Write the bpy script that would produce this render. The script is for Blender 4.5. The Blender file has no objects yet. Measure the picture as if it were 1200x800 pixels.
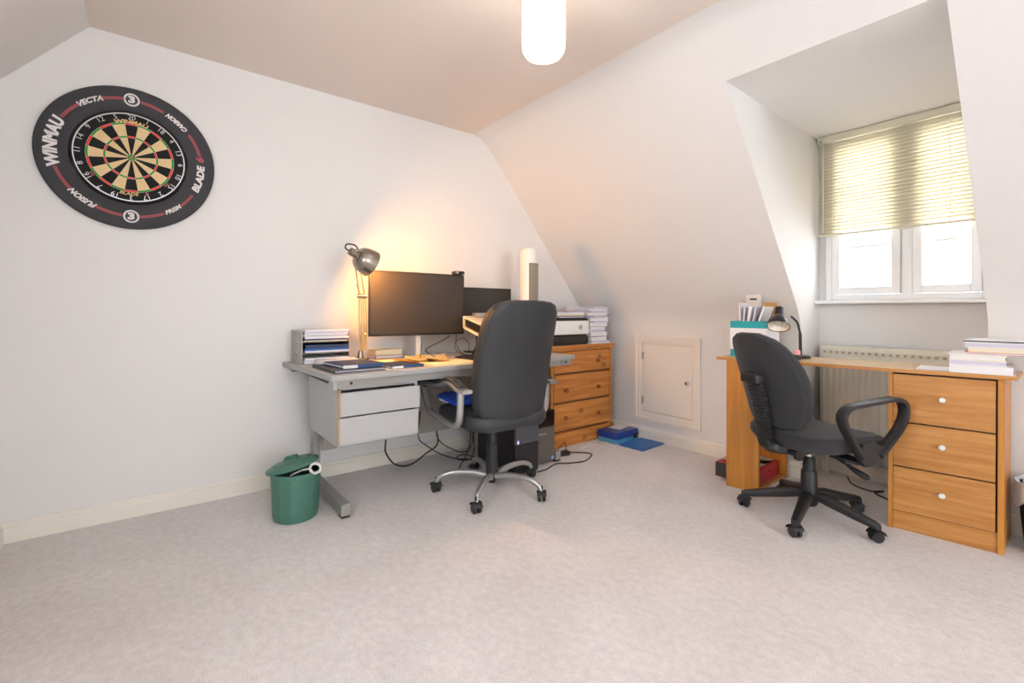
import bpy, bmesh, math, random
from mathutils import Vector, Matrix
random.seed(7)
sc = bpy.context.scene
COL = sc.collection
R = math.radians
# ------------------------------------------------------------------ camera
cam = bpy.data.objects.new('camera', bpy.data.cameras.new('camera'))
COL.objects.link(cam)
cam.data.sensor_width = 36; cam.data.lens = 546.9 / 1200 * 36
cam.data.shift_y = -35.3 / 1200
cam.data.clip_start = 0.02
_y, _r = R(52.04), R(0.2)
_f = Vector((-math.sin(_y), math.cos(_y), 0)); _x = Vector((math.cos(_y), math.sin(_y), 0)); _u = Vector((0, 0, 1))
_x, _u = _x * math.cos(_r) + _u * math.sin(_r), _u * math.cos(_r) - _x * math.sin(_r)
cam.matrix_world = Matrix(((_x.x, _u.x, -_f.x, 2.915), (_x.y, _u.y, -_f.y, 0.0), (_x.z, _u.z, -_f.z, 1.0), (0, 0, 0, 1)))
sc.camera = cam
# ------------------------------------------------------------------ world, exposure
w = bpy.data.worlds.new('sky'); sc.world = w; w.use_nodes = True
w.node_tree.nodes['Background'].inputs[0].default_value = (0.94, 0.965, 1.0, 1)
w.node_tree.nodes['Background'].inputs[1].default_value = 5.2
sc.view_settings.view_transform = 'Standard'; sc.view_settings.look = 'None'
sc.view_settings.exposure = 0.88; sc.view_settings.gamma = 1.0
PENDANT_L, LAMP_L = 3.4, 450.0
EAST_OPEN = (-0.45, 1.5, 0.4, 2.27)      # unseen opening added to the far end wall to let daylight in: y0, y1, z0, z1
SOUTH_OPEN = (1.75, 2.85, 1.0, 1.85)        # unseen opening added behind the camera to light the dormer side: x0, x1, z0, z1

# ------------------------------------------------------------------ materials
def lin(c):
    return tuple(((v / 255) / 12.92 if v / 255 <= 0.04045 else ((v / 255 + 0.055) / 1.055) ** 2.4) for v in c) + (1,)
MATS = {}
def mat(name, rgb, rough=0.6, metal=0.0, vary=0.0, vscale=8.0, bump=0.0, bscale=200.0, emit=None, estr=0.0, spec=None, coat=0.0, sheen=0.0):
    if name in MATS: return MATS[name]
    m = bpy.data.materials.new(name); m.use_nodes = True; MATS[name] = m
    nt = m.node_tree; b = nt.nodes['Principled BSDF']; I = b.inputs
    I['Base Color'].default_value = lin(rgb); I['Roughness'].default_value = rough; I['Metallic'].default_value = metal
    if spec is not None: I['Specular IOR Level'].default_value = spec
    if coat: I['Coat Weight'].default_value = coat; I['Coat Roughness'].default_value = 0.15
    if sheen: I['Sheen Weight'].default_value = sheen
    if emit: I['Emission Color'].default_value = lin(emit); I['Emission Strength'].default_value = estr
    if vary or bump:
        tc = nt.nodes.new('ShaderNodeTexCoord')
    if vary:
        n = nt.nodes.new('ShaderNodeTexNoise'); n.inputs['Scale'].default_value = vscale; n.inputs['Detail'].default_value = 5
        nt.links.new(tc.outputs['Object'], n.inputs['Vector'])
        mx = nt.nodes.new('ShaderNodeMix'); mx.data_type = 'RGBA'
        nt.links.new(n.outputs['Fac'], mx.inputs[0])
        c = lin(rgb)
        mx.inputs[6].default_value = tuple(min(1, v * (1 - vary)) for v in c[:3]) + (1,)
        mx.inputs[7].default_value = tuple(min(1, v * (1 + vary)) for v in c[:3]) + (1,)
        nt.links.new(mx.outputs[2], I['Base Color'])
    if bump:
        n2 = nt.nodes.new('ShaderNodeTexNoise'); n2.inputs['Scale'].default_value = bscale; n2.inputs['Detail'].default_value = 3
        nt.links.new(tc.outputs['Object'], n2.inputs['Vector'])
        bp = nt.nodes.new('ShaderNodeBump'); bp.inputs['Strength'].default_value = bump; bp.inputs['Distance'].default_value = 0.004
        nt.links.new(n2.outputs['Fac'], bp.inputs['Height']); nt.links.new(bp.outputs[0], I['Normal'])
    return m
def wood(name, c1, c2, c3, stretch, rough=0.4, scale=1.0, knots=0.0):
    if name in MATS: return MATS[name]
    m = bpy.data.materials.new(name); m.use_nodes = True; MATS[name] = m
    nt = m.node_tree; N = nt.nodes.new; L = nt.links.new; b = nt.nodes['Principled BSDF']
    b.inputs['Roughness'].default_value = rough; b.inputs['Coat Weight'].default_value = 0.15; b.inputs['Coat Roughness'].default_value = 0.25
    tc = N('ShaderNodeTexCoord'); mp = N('ShaderNodeMapping'); mp.inputs['Scale'].default_value = stretch
    L(tc.outputs['Object'], mp.inputs['Vector'])
    n = N('ShaderNodeTexNoise'); n.inputs['Scale'].default_value = 6 * scale; n.inputs['Detail'].default_value = 6; n.inputs['Distortion'].default_value = 0.6
    L(mp.outputs[0], n.inputs['Vector'])
    cr = N('ShaderNodeValToRGB'); cr.color_ramp.elements[0].color = lin(c1); cr.color_ramp.elements[0].position = 0.33
    cr.color_ramp.elements[1].color = lin(c2); cr.color_ramp.elements[1].position = 0.72
    L(n.outputs['Fac'], cr.inputs[0])
    fine = N('ShaderNodeTexNoise'); fine.inputs['Scale'].default_value = 40 * scale; fine.inputs['Detail'].default_value = 4
    L(mp.outputs[0], fine.inputs['Vector'])
    mx = N('ShaderNodeMix'); mx.data_type = 'RGBA'; mx.inputs[7].default_value = lin(c3)
    mr = N('ShaderNodeMapRange'); mr.inputs[1].default_value = 0.55; mr.inputs[2].default_value = 0.8; mr.inputs[4].default_value = 0.5
    L(fine.outputs['Fac'], mr.inputs[0]); L(mr.outputs[0], mx.inputs[0]); L(cr.outputs[0], mx.inputs[6])
    out = mx.outputs[2]
    if knots:
        sx = N('ShaderNodeSeparateXYZ'); L(tc.outputs['Object'], sx.inputs[0]); cb = N('ShaderNodeCombineXYZ')
        wob = N('ShaderNodeMath'); wob.operation = 'MULTIPLY'; wob.inputs[1].default_value = 0.75; L(sx.outputs['Y'], wob.inputs[0])
        L(wob.outputs[0], cb.inputs[0]); L(sx.outputs['Z'], cb.inputs[1])
        vo = N('ShaderNodeTexVoronoi'); vo.voronoi_dimensions = '2D'; vo.inputs['Scale'].default_value = knots; L(cb.outputs[0], vo.inputs['Vector'])
        mr2 = N('ShaderNodeMapRange'); mr2.inputs[1].default_value = 0.01; mr2.inputs[2].default_value = 0.12; mr2.inputs[3].default_value = 0.7; mr2.inputs[4].default_value = 0.0
        L(vo.outputs['Distance'], mr2.inputs[0])
        mk = N('ShaderNodeMix'); mk.data_type = 'RGBA'; mk.inputs[7].default_value = lin((84, 45, 16))
        L(mr2.outputs[0], mk.inputs[0]); L(out, mk.inputs[6]); out = mk.outputs[2]
    L(out, b.inputs['Base Color'])
    return m
def glassmat():
    m = bpy.data.materials.new('window_glass'); m.use_nodes = True; nt = m.node_tree; nt.nodes.clear()
    o = nt.nodes.new('ShaderNodeOutputMaterial'); t = nt.nodes.new('ShaderNodeBsdfTransparent'); g = nt.nodes.new('ShaderNodeBsdfGlossy')
    g.inputs['Roughness'].default_value = 0.02; mx = nt.nodes.new('ShaderNodeMixShader'); mx.inputs[0].default_value = 0.06
    nt.links.new(t.outputs[0], mx.inputs[1]); nt.links.new(g.outputs[0], mx.inputs[2]); nt.links.new(mx.outputs[0], o.inputs[0])
    return m
def translucent(name, rgb, fac):
    m = bpy.data.materials.new(name); m.use_nodes = True; nt = m.node_tree; b = nt.nodes['Principled BSDF']
    b.inputs['Base Color'].default_value = lin(rgb); b.inputs['Roughness'].default_value = 0.5
    t = nt.nodes.new('ShaderNodeBsdfTranslucent'); t.inputs[0].default_value = lin(rgb)
    mx = nt.nodes.new('ShaderNodeMixShader'); mx.inputs[0].default_value = fac
    nt.links.new(b.outputs[0], mx.inputs[1]); nt.links.new(t.outputs[0], mx.inputs[2])
    nt.links.new(mx.outputs[0], nt.nodes['Material Output'].inputs[0])
    return m
def carpet():
    m = mat('carpet', (206, 195, 188), rough=0.95, bump=0.0, spec=0.1, sheen=0.2)
    nt = m.node_tree; N = nt.nodes.new; L = nt.links.new; b = nt.nodes['Principled BSDF']
    tc = N('ShaderNodeTexCoord')
    n1 = N('ShaderNodeTexNoise'); n1.inputs['Scale'].default_value = 260; n1.inputs['Detail'].default_value = 3
    n2 = N('ShaderNodeTexNoise'); n2.inputs['Scale'].default_value = 2.4; n2.inputs['Detail'].default_value = 6; n2.inputs['Roughness'].default_value = 0.65
    n3 = N('ShaderNodeTexNoise'); n3.inputs['Scale'].default_value = 38; n3.inputs['Detail'].default_value = 4
    for n in (n1, n2, n3): L(tc.outputs['Object'], n.inputs['Vector'])
    a = N('ShaderNodeMath'); a.operation = 'MULTIPLY_ADD'; a.inputs[1].default_value = 0.55; L(n1.outputs['Fac'], a.inputs[0])
    a2 = N('ShaderNodeMath'); a2.operation = 'MULTIPLY_ADD'; a2.inputs[1].default_value = 0.35; L(n2.outputs['Fac'], a2.inputs[0]); L(a2.outputs[0], a.inputs[2])
    a3 = N('ShaderNodeMath'); a3.operation = 'MULTIPLY'; a3.inputs[1].default_value = 0.35; L(n3.outputs['Fac'], a3.inputs[0]); L(a3.outputs[0], a2.inputs[2])
    cr = N('ShaderNodeValToRGB'); cr.color_ramp.elements[0].position = 0.38; cr.color_ramp.elements[1].position = 0.86
    cr.color_ramp.elements[0].color = lin((196, 188, 186)); cr.color_ramp.elements[1].color = lin((242, 237, 236))
    L(a.outputs[0], cr.inputs[0]); L(cr.outputs[0], b.inputs['Base Color'])
    bp = N('ShaderNodeBump'); bp.inputs['Strength'].default_value = 0.7; bp.inputs['Distance'].default_value = 0.006
    L(a.outputs[0], bp.inputs['Height']); L(bp.outputs[0], b.inputs['Normal'])
    return m

M = {}
def defs():
    M['wall'] = mat('wall_paint', (230, 228, 226), 0.75, bump=0.05, bscale=320, vary=0.012, vscale=3)
    M['ceil'] = mat('ceiling_paint', (234, 222, 212), 0.85)  # near-white paint warmed, with bounced light put into its base colour
    M['trim'] = mat('trim_gloss', (236, 231, 220), 0.35)
    M['door'] = mat('hatch_paint', (238, 231, 222), 0.4)
    M['upvc'] = mat('window_plastic', (240, 241, 241), 0.3)
    M['carpet'] = carpet()
    M['glass'] = glassmat()
    M['slat'] = translucent('blind_slat', (226, 218, 196), 0.015)
    M['headrail'] = mat('blind_rail', (222, 214, 190), 0.45)
    M['cord'] = mat('cord_white', (235, 232, 224), 0.6)
    M['radiator'] = mat('radiator_enamel', (232, 226, 208), 0.4)
    M['slot'] = mat('dark_slot', (186, 178, 160), 0.8)
    M['foam'] = mat('foam_charcoal', (62, 62, 66), 0.85, bump=0.25, bscale=500, vary=0.1, vscale=120)
    M['white_print'] = mat('white_print', (225, 222, 220), 0.7)
    M['red_print'] = mat('red_print', (178, 84, 88), 0.7)
    M['bd_black'] = mat('sisal_black', (22, 21, 21), 0.9, bump=0.1, bscale=900)
    M['bd_cream'] = mat('sisal_cream', (224, 196, 148), 0.9, bump=0.1, bscale=900)
    M['bd_red'] = mat('sisal_red', (222, 58, 40), 0.85)
    M['bd_green'] = mat('sisal_green', (44, 142, 48), 0.85)
    M['gold_print'] = mat('gold_print', (222, 188, 120), 0.7)
    M['wire'] = mat('steel_wire', (205, 205, 205), 0.35, 0.6)
    M['grey_top'] = mat('grey_laminate', (194, 191, 186), 0.45)
    M['grey_edge'] = mat('grey_edging', (166, 165, 163), 0.5)
    M['grey_steel'] = mat('grey_steel', (152, 150, 146), 0.45, 0.1)
    M['grey_panel'] = mat('grey_panel', (178, 178, 177), 0.5, vary=0.03, vscale=5)
    M['chip'] = mat('chipped_chipboard', (196, 160, 118), 0.8, vary=0.2, vscale=60)
    M['modesty'] = mat('modesty_grey', (160, 154, 146), 0.6)
    M['blackhole'] = mat('black_plastic_cap', (18, 18, 18), 0.6)
    M['black'] = mat('black_plastic', (34, 34, 36), 0.45)
    M['blackg'] = mat('black_gloss', (16, 16, 18), 0.18)
    M['leather'] = mat('black_leather', (48, 50, 53), 0.5, bump=0.12, bscale=420, vary=0.06, vscale=40)
    M['fabric'] = mat('black_fabric', (48, 48, 50), 0.95, bump=0.35, bscale=500, vary=0.45, vscale=260, sheen=0.15)
    M['silver'] = mat('brushed_silver', (188, 188, 188), 0.28, 0.75)
    M['chrome'] = mat('chrome', (215, 215, 215), 0.15, 1.0)
    M['screen'] = mat('dark_screen', (62, 58, 55), 0.36, spec=0.3)
    M['bezel'] = mat('monitor_bezel', (26, 26, 27), 0.5)
    M['whiteplastic'] = mat('white_plastic', (233, 231, 226), 0.4)
    M['cream'] = mat('cream_plastic', (228, 220, 200), 0.5)
    M['paper'] = mat('paper_white', (232, 230, 232), 0.85, vary=0.03, vscale=30)
    M['paperlav'] = mat('paper_lavender', (205, 201, 215), 0.85, vary=0.05, vscale=40)
    M['papercream'] = mat('paper_cream', (238, 224, 188), 0.85)
    M['paperyel'] = mat('paper_yellow', (236, 206, 120), 0.85)
    M['orangepaper'] = mat('paper_orange', (236, 176, 70), 0.8)
    M['tray'] = mat('tray_grey', (168, 164, 160), 0.5)
    M['navy'] = mat('navy_card', (40, 58, 92), 0.5)
    M['bluecov'] = mat('blue_cover', (52, 84, 132), 0.4)
    M['folder_blk'] = mat('folder_black', (50, 52, 54), 0.45)
    M['folder_blue'] = mat('folder_bright_blue', (30, 104, 184), 0.4)
    M['pack_blue'] = mat('pack_dark_blue', (32, 62, 142), 0.3, vary=0.35, vscale=14)
    M['pack_cyan'] = mat('pack_light_blue', (92, 164, 204), 0.3, vary=0.2, vscale=30)
    M['bagblue'] = mat('bag_blue', (40, 82, 196), 0.4, vary=0.15, vscale=30)
    M['teal'] = mat('teal_card', (22, 160, 166), 0.5, vary=0.05, vscale=60)
    M['brown'] = mat('brown_card', (182, 136, 78), 0.8)
    M['redbox'] = mat('red_card', (172, 28, 36), 0.45)
    M['redbook'] = mat('red_book_cover', (200, 92, 66), 0.6)
    M['pink'] = mat('pink_plastic', (236, 170, 170), 0.5)
    M['green'] = mat('green_plastic', (72, 118, 104), 0.42, vary=0.04, vscale=10)
    M['liner'] = mat('grey_liner', (186, 192, 198), 0.35)
    M['lampmetal'] = mat('lamp_brushed_steel', (158, 150, 138), 0.26, 0.9)
    M['lamparm_lit'] = mat('lamp_arm_lit_steel', (214, 196, 150), 0.3, 0.7)  # steel arms tinted golden: the bulb's reflected glow is in the colour
    M['lampin'] = mat('lamp_reflector', (240, 232, 214), 0.35, 0.2)
    M['gunmetal'] = mat('gunmetal', (58, 57, 58), 0.3, 0.5)
    M['bulb'] = mat('bulb_warm', (255, 230, 180), 0.4, emit=(255, 178, 88), estr=LAMP_L)
    M['bulb_off'] = mat('bulb_unlit', (240, 236, 226), 0.2)
    M['shade_glow'] = mat('pendant_glass', (250, 246, 240), 0.3, emit=(255, 246, 236), estr=PENDANT_L)
    M['brass'] = mat('pendant_wire', (196, 150, 96), 0.4, 0.5)
    M['pine'] = wood('pine', (176, 104, 38), (214, 146, 72), (150, 84, 28), (3.0, 0.35, 4.0), 0.38, 1.2, knots=4.2)
    M['pineknob'] = wood('pine_knob', (150, 88, 32), (178, 110, 46), (120, 66, 24), (2, 2, 2), 0.35)
    M['beech'] = wood('beech_laminate', (178, 118, 54), (206, 148, 80), (156, 98, 40), (0.45, 2.0, 7.0), 0.42)
    M['beechv'] = wood('beech_laminate_upright', (184, 118, 42), (208, 142, 60), (164, 100, 34), (5.0, 3.0, 0.3), 0.42)
    M['oaktop'] = wood('beech_top', (206, 166, 116), (220, 184, 138), (196, 150, 100), (0.6, 5.0, 3.0), 0.25)
    M['pcgrey'] = mat('pc_dark_grey', (78, 80, 86), 0.45)
    M['pctaupe'] = mat('pc_taupe', (104, 96, 90), 0.4, 0.2)
    M['led'] = mat('led_violet', (150, 140, 230), 0.4, emit=(150, 140, 255), estr=1.5)
    M['sticker'] = mat('sticker_blue', (130, 170, 220), 0.4)
defs()

# ------------------------------------------------------------------ geometry helpers
def obj(name, bm, m, parent=None, smooth=False, kind=None, recalc=True):
    if recalc: bmesh.ops.recalc_face_normals(bm, faces=bm.faces[:])
    me = bpy.data.meshes.new(name); bm.to_mesh(me); bm.free()
    if smooth:
        for p in me.polygons: p.use_smooth = True
        try: me.set_sharp_from_angle(angle=R(38))
        except Exception: pass
    me.materials.append(M[m] if isinstance(m, str) else m)
    o = bpy.data.objects.new(name, me); COL.objects.link(o)
    if parent is not None: o.parent = parent
    if kind: o['kind'] = kind
    return o
def thing(name, label, cat, loc=(0, 0, 0), rz=0.0, group=None):
    o = bpy.data.objects.new(name, None); COL.objects.link(o); o.empty_display_size = 0.05
    o.location = loc; o.rotation_euler = (0, 0, rz); o['label'] = label; o['category'] = cat
    if group: o['group'] = group
    return o
def tag(o, label, cat, group=None):
    o['label'] = label; o['category'] = cat
    if group: o['group'] = group
    return o
def struct(name, bm, m, parent=None, smooth=False):
    o = obj(name, bm, m, parent, smooth)
    if parent is None: o['kind'] = 'structure'
    return o
def nb(): return bmesh.new()
def box(bm, x0, x1, y0, y1, z0, z1, bev=0.0, mtx=None, seg=2):
    r = bmesh.ops.create_cube(bm, size=1.0)
    vs = r['verts']
    for v in vs:
        v.co = Vector(((x0 + x1) / 2 + v.co.x * (x1 - x0), (y0 + y1) / 2 + v.co.y * (y1 - y0), (z0 + z1) / 2 + v.co.z * (z1 - z0)))
    if bev > 0:
        es = list({e for v in vs for e in v.link_edges})
        r2 = bmesh.ops.bevel(bm, geom=es, offset=bev, segments=seg, affect='EDGES', profile=0.5)
        vs = list({v for f in r2['faces'] for v in f.verts} | {v for v in vs if v.is_valid})
    if mtx is not None:
        for v in vs: v.co = mtx @ v.co
    return vs
def hexa(bm, pts, z0, z1):
    """a slab on four plan corners"""
    a = [bm.verts.new((p[0], p[1], z0)) for p in pts]; b = [bm.verts.new((p[0], p[1], z1)) for p in pts]
    n = len(pts)
    bm.faces.new(a[::-1]); bm.faces.new(b)
    for i in range(n): bm.faces.new((a[i], a[(i + 1) % n], b[(i + 1) % n], b[i]))
def prism(bm, pts, d, mtx=None):
    """pts: 3D loop, extruded by vector d"""
    d = Vector(d)
    a = [bm.verts.new(Vector(p)) for p in pts]; b = [bm.verts.new(Vector(p) + d) for p in pts]
    n = len(pts)
    bm.faces.new(a[::-1]); bm.faces.new(b)
    for i in range(n): bm.faces.new((a[i], a[(i + 1) % n], b[(i + 1) % n], b[i]))
    if mtx is not None:
        for v in a + b: v.co = mtx @ v.co
def frame_of(d):
    d = d.normalized(); up = Vector((0, 0, 1)) if abs(d.z) < 0.95 else Vector((1, 0, 0))
    a = d.cross(up).normalized(); return a, a.cross(d).normalized()
def tube(bm, path, r, n=8, cap=True, flat=None):
    """round tube along path; r a number or list; flat=(half_w, half_h) gives a flattened bar, width axis = horizontal"""
    path = [Vector(p) for p in path]; rings = []
    prev = None
    for i, p in enumerate(path):
        d = (path[min(i + 1, len(path) - 1)] - path[max(i - 1, 0)])
        if d.length < 1e-9: d = Vector((0, 0, 1))
        if prev is None: a, b = frame_of(d)
        else:
            dn = d.normalized(); a = prev - dn * prev.dot(dn)
            a = a.normalized() if a.length > 1e-6 else frame_of(d)[0]; b = a.cross(dn).normalized()
        prev = a
        rr = r[i] if isinstance(r, (list, tuple)) else r
        ring = []
        for k in range(n):
            t = 2 * math.pi * (k + 0.5) / n
            if flat:
                fx = math.copysign(abs(math.cos(t)) ** 0.5, math.cos(t)) * flat[0]; fy = math.copysign(abs(math.sin(t)) ** 0.5, math.sin(t)) * flat[1]
                ring.append(bm.verts.new(p + a * fx * (rr if r else 1) + b * fy * (rr if r else 1)))
            else: ring.append(bm.verts.new(p + (a * math.cos(t) + b * math.sin(t)) * rr))
        rings.append(ring)
    for i in range(len(rings) - 1):
        for k in range(n): bm.faces.new((rings[i][k], rings[i][(k + 1) % n], rings[i + 1][(k + 1) % n], rings[i + 1][k]))
    if cap: bm.faces.new(rings[0][::-1]); bm.faces.new(rings[-1])
def lathe(bm, prof, n=24, mtx=None, closed_ends=True):
    rings = []
    for (r, z) in prof:
        rings.append([bm.verts.new((r * math.cos(2 * math.pi * k / n), r * math.sin(2 * math.pi * k / n), z)) for k in range(n)])
    for i in range(len(rings) - 1):
        for k in range(n): bm.faces.new((rings[i][k], rings[i][(k + 1) % n], rings[i + 1][(k + 1) % n], rings[i + 1][k]))
    if closed_ends: bm.faces.new(rings[0][::-1]); bm.faces.new(rings[-1])
    if mtx is not None:
        for rg in rings:
            for v in rg: v.co = mtx @ v.co
def cyl(bm, p0, p1, r, n=16): tube(bm, [p0, p1], r, n)
def bez(pts, n=10):
    """Catmull-Rom through pts"""
    P = [Vector(p) for p in pts]; P = [2 * P[0] - P[1]] + P + [2 * P[-1] - P[-2]]; out = []
    for i in range(1, len(P) - 2):
        for k in range(n):
            t = k / n; a, b, c, d = P[i - 1:i + 3]
            out.append(0.5 * ((2 * b) + (c - a) * t + (2 * a - 5 * b + 4 * c - d) * t * t + (3 * b - a - 3 * c + d) * t ** 3))
    out.append(P[-2]); return out
def axis_mtx(origin, zdir, xhint=(1, 0, 0)):
    z = Vector(zdir).normalized(); x = Vector(xhint); x = (x - z * x.dot(z))
    if x.length < 1e-5: x = Vector((0, 1, 0)) - z * z.y
    x.normalize(); y = z.cross(x)
    return Matrix(((x.x, y.x, z.x, origin[0]), (x.y, y.y, z.y, origin[1]), (x.z, y.z, z.z, origin[2]), (0, 0, 0, 1)))
def text_mesh(s, size, extrude=0.0008, bold=0.0, shear=0.0, align='CENTER'):
    cu = bpy.data.curves.new('lettering', 'FONT'); cu.body = s; cu.size = size; cu.extrude = extrude; cu.offset = bold * size
    cu.shear = shear; cu.align_x = align; cu.align_y = 'CENTER'; cu.resolution_u = 3
    o = bpy.data.objects.new('lettering', cu); COL.objects.link(o)
    dg = bpy.context.evaluated_depsgraph_get(); dg.update()
    me = bpy.data.meshes.new_from_object(o.evaluated_get(dg))
    bm = bmesh.new(); bm.from_mesh(me)
    bpy.data.objects.remove(o); bpy.data.curves.remove(cu); bpy.data.meshes.remove(me)
    return bm
def rrect(w, h, r, n=6, c=(0, 0)):
    pts = []
    for (sx, sy, a0) in ((1, 1, 0), (-1, 1, 90), (-1, -1, 180), (1, -1, 270)):
        for k in range(n + 1):
            a = R(a0 + 90 * k / n); pts.append((c[0] + sx * (w / 2 - r) + r * math.cos(a), c[1] + sy * (h / 2 - r) + r * math.sin(a)))
    return pts
def cushion(bm, outline, layers, fn):
    """outline: 2D loop; layers: (scale, depth); fn(u, v, depth) -> 3D"""
    cx = sum(p[0] for p in outline) / len(outline); cy = sum(p[1] for p in outline) / len(outline)
    rings = []
    for (s, d) in layers:
        rings.append([bm.verts.new(fn(cx + (u - cx) * s, cy + (v - cy) * s, d)) for (u, v) in outline])
    n = len(outline)
    for i in range(len(rings) - 1):
        for k in range(n): bm.faces.new((rings[i][k], rings[i][(k + 1) % n], rings[i + 1][(k + 1) % n], rings[i + 1][k]))
    for ring, (s, d) in ((rings[0], layers[0]), (rings[-1], layers[-1])):
        c = bm.verts.new(fn(cx, cy, d))
        for k in range(n): bm.faces.new((ring[k], ring[(k + 1) % n], c))

# ------------------------------------------------------------------ room shell
H = 2.313; D = 3.105; XE = 6.8
# slope profile (y, z) from the ceiling down to the floor
PROF = [(1.90, H), (1.975, 2.300), (2.03, 2.258), (2.166, 2.10), (2.60, 1.575), (2.98, 1.115), (3.045, 1.035), (3.09, 0.96), (D, 0.88), (D, 0.0)]
bm = nb(); box(bm, -0.1, XE, -0.6, 3.6, -0.08, 0.0); struct('floor', bm, 'carpet')
bm = nb()
lp = [(-0.5, 0.0), (-0.5, 1.98), (-0.217, H)] + PROF
prism(bm, [(0, y, z) for y, z in lp], (-0.08, 0, 0)); struct('wall_left', bm, 'wall')
bm = nb(); box(bm, -0.08, XE, -0.217, 1.90, H, H + 0.08); struct('ceiling', bm, 'ceil')
bm = nb()
prism(bm, [(0, -0.5, 1.98), (0, -0.217, H), (XE, -0.217, H), (XE, -0.5, 1.98)], (0, -0.08, 0.02))
SX0, SX1, SZ0, SZ1 = SOUTH_OPEN
box(bm, 0, SX0, -0.58, -0.5, 0, 1.98); box(bm, SX1, XE, -0.58, -0.5, 0, 1.98); box(bm, SX0, SX1, -0.58, -0.5, 0, SZ0); box(bm, SX0, SX1, -0.58, -0.5, SZ1, 1.98)
struct('wall_back', bm, 'wall')
def xl(y): return 1.787 - 0.026 * (y - 2.166) / 1.25     # edge of the dormer opening
XR, YB, ZH = 2.565, 3.42, 2.10
bm = nb()
def quad(*p): bm.faces.new([bm.verts.new(q) for q in p])
for i in range(len(PROF) - 1):
    (ya, za), (yb, zb) = PROF[i], PROF[i + 1]
    if i < 3: quad((0, ya, za), (XE, ya, za), (XE, yb, zb), (0, yb, zb))
    else:
        quad((0, ya, za), (xl(ya), ya, za), (xl(yb), yb, zb), (0, yb, zb))
        quad((XR, ya, za), (XE, ya, za), (XE, yb, zb), (XR, yb, zb))
bmesh.ops.remove_doubles(bm, verts=bm.verts[:], dist=1e-5)
cp = PROF[3:]
for (ya, za), (yb, zb) in zip(cp[:-1], cp[1:]):
    quad((xl(ya), ya, za), (xl(yb), yb, zb), (xl(YB), YB, zb), (xl(YB), YB, za))
    quad((XR, ya, za), (XR, yb, zb), (XR, YB, zb), (XR, YB, za))
quad((xl(2.166), 2.166, ZH), (XR, 2.166, ZH), (XR, YB, ZH), (xl(YB), YB, ZH))
WX0, WX1, WZ0, WZ1 = 1.80, 2.545, 1.075, 2.085
x0b = xl(YB)
quad((x0b, YB, 0), (XR, YB, 0), (XR, YB, WZ0), (x0b, YB, WZ0))
quad((x0b, YB, WZ1), (XR, YB, WZ1), (XR, YB, ZH), (x0b, YB, ZH))
quad((x0b, YB, WZ0), (WX0, YB, WZ0), (WX0, YB, WZ1), (x0b, YB, WZ1))
quad((WX1, YB, WZ0), (XR, YB, WZ0), (XR, YB, WZ1), (WX1, YB, WZ1))
# reveal around the window
for a, b in (((WX0, WZ0), (WX1, WZ0)), ((WX1, WZ0), (WX1, WZ1)), ((WX1, WZ1), (WX0, WZ1)), ((WX0, WZ1), (WX0, WZ0))):
    quad((a[0], YB, a[1]), (b[0], YB, b[1]), (b[0], YB + 0.12, b[1]), (a[0], YB + 0.12, a[1]))
wr = struct('wall_right', bm, 'wall', smooth=True)
# far side of the room, behind the camera: wall with an opening added to let daylight in
bm = nb()
OY0, OY1, OZ0, OZ1 = EAST_OPEN
box(bm, XE, XE + 0.1, -0.6, OY0, 0, H + .05); box(bm, XE, XE + 0.1, OY1, 3.5, 0, H + .05); box(bm, XE, XE + 0.1, OY0, OY1, 0, OZ0); box(bm, XE, XE + 0.1, OY0, OY1, OZ1, H + .05)
struct('wall_far', bm, 'wall')
# baseboards
BP = [(0, 0), (0.017, 0), (0.017, 0.062), (0.012, 0.068), (0.0125, 0.076), (0.006, 0.086), (0, 0.089)]
bm = nb(); prism(bm, [(a, -0.5, b) for a, b in BP], (0, 3.605, 0)); struct('baseboard_left', bm, 'trim')
bm = nb()
prism(bm, [(0.0, D - a, b) for a, b in BP], (xl(D) + 0.012, 0, 0))
prism(bm, [(xl(D) + a, D - 0.012, b) for a, b in BP], (-0.007, YB - D + 0.012, 0))
prism(bm, [(x0b, YB - a, b) for a, b in BP], (XR - x0b, 0, 0))
prism(bm, [(XR - 0.015, D - a, b) for a, b in BP], (XE - XR, 0, 0))
struct('baseboard_right', bm, 'trim')
bm = nb(); prism(bm, [(0, -0.5 + a, b) for a, b in BP], (XE, 0, 0)); struct('baseboard_back', bm, 'trim')

# access hatch
hd = thing('door_1', 'small white access hatch set in the knee wall', 'hatch'); hd['kind'] = 'structure'; del hd['category']
X0, X1, Z0, Z1 = 0.563, 1.129, 0.152, 0.812
def picframe(bm, x0, x1, z0, z1, wd, ya, yb):
    o = [(x0, z0), (x1, z0), (x1, z1), (x0, z1)]; i = [(x0 + wd, z0 + wd), (x1 - wd, z0 + wd), (x1 - wd, z1 - wd), (x0 + wd, z1 - wd)]
    for k in range(4):
        p = [o[k], o[(k + 1) % 4], i[(k + 1) % 4], i[k]]
        prism(bm, [(a, ya, b) for a, b in p], (0, yb - ya, 0))
bm = nb(); picframe(bm, X0, X1, Z0, Z1, 0.022, D, D - 0.024); picframe(bm, X0 + 0.022, X1 - 0.022, Z0 + 0.022, Z1 - 0.022, 0.026, D, D - 0.017)
obj('door_frame', bm, 'door', hd)
bm = nb(); picframe(bm, X0 + 0.048, X1 - 0.048, Z0 + 0.048, Z1 - 0.048, 0.016, D, D - 0.008); obj('door_lining', bm, 'door', hd)
bm = nb(); box(bm, X0 + 0.066, X1 - 0.066, D - 0.007, D - 0.001, Z0 + 0.070, Z1 - 0.066, 0.0015); dp = obj('door_panel', bm, 'door', hd)
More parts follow.
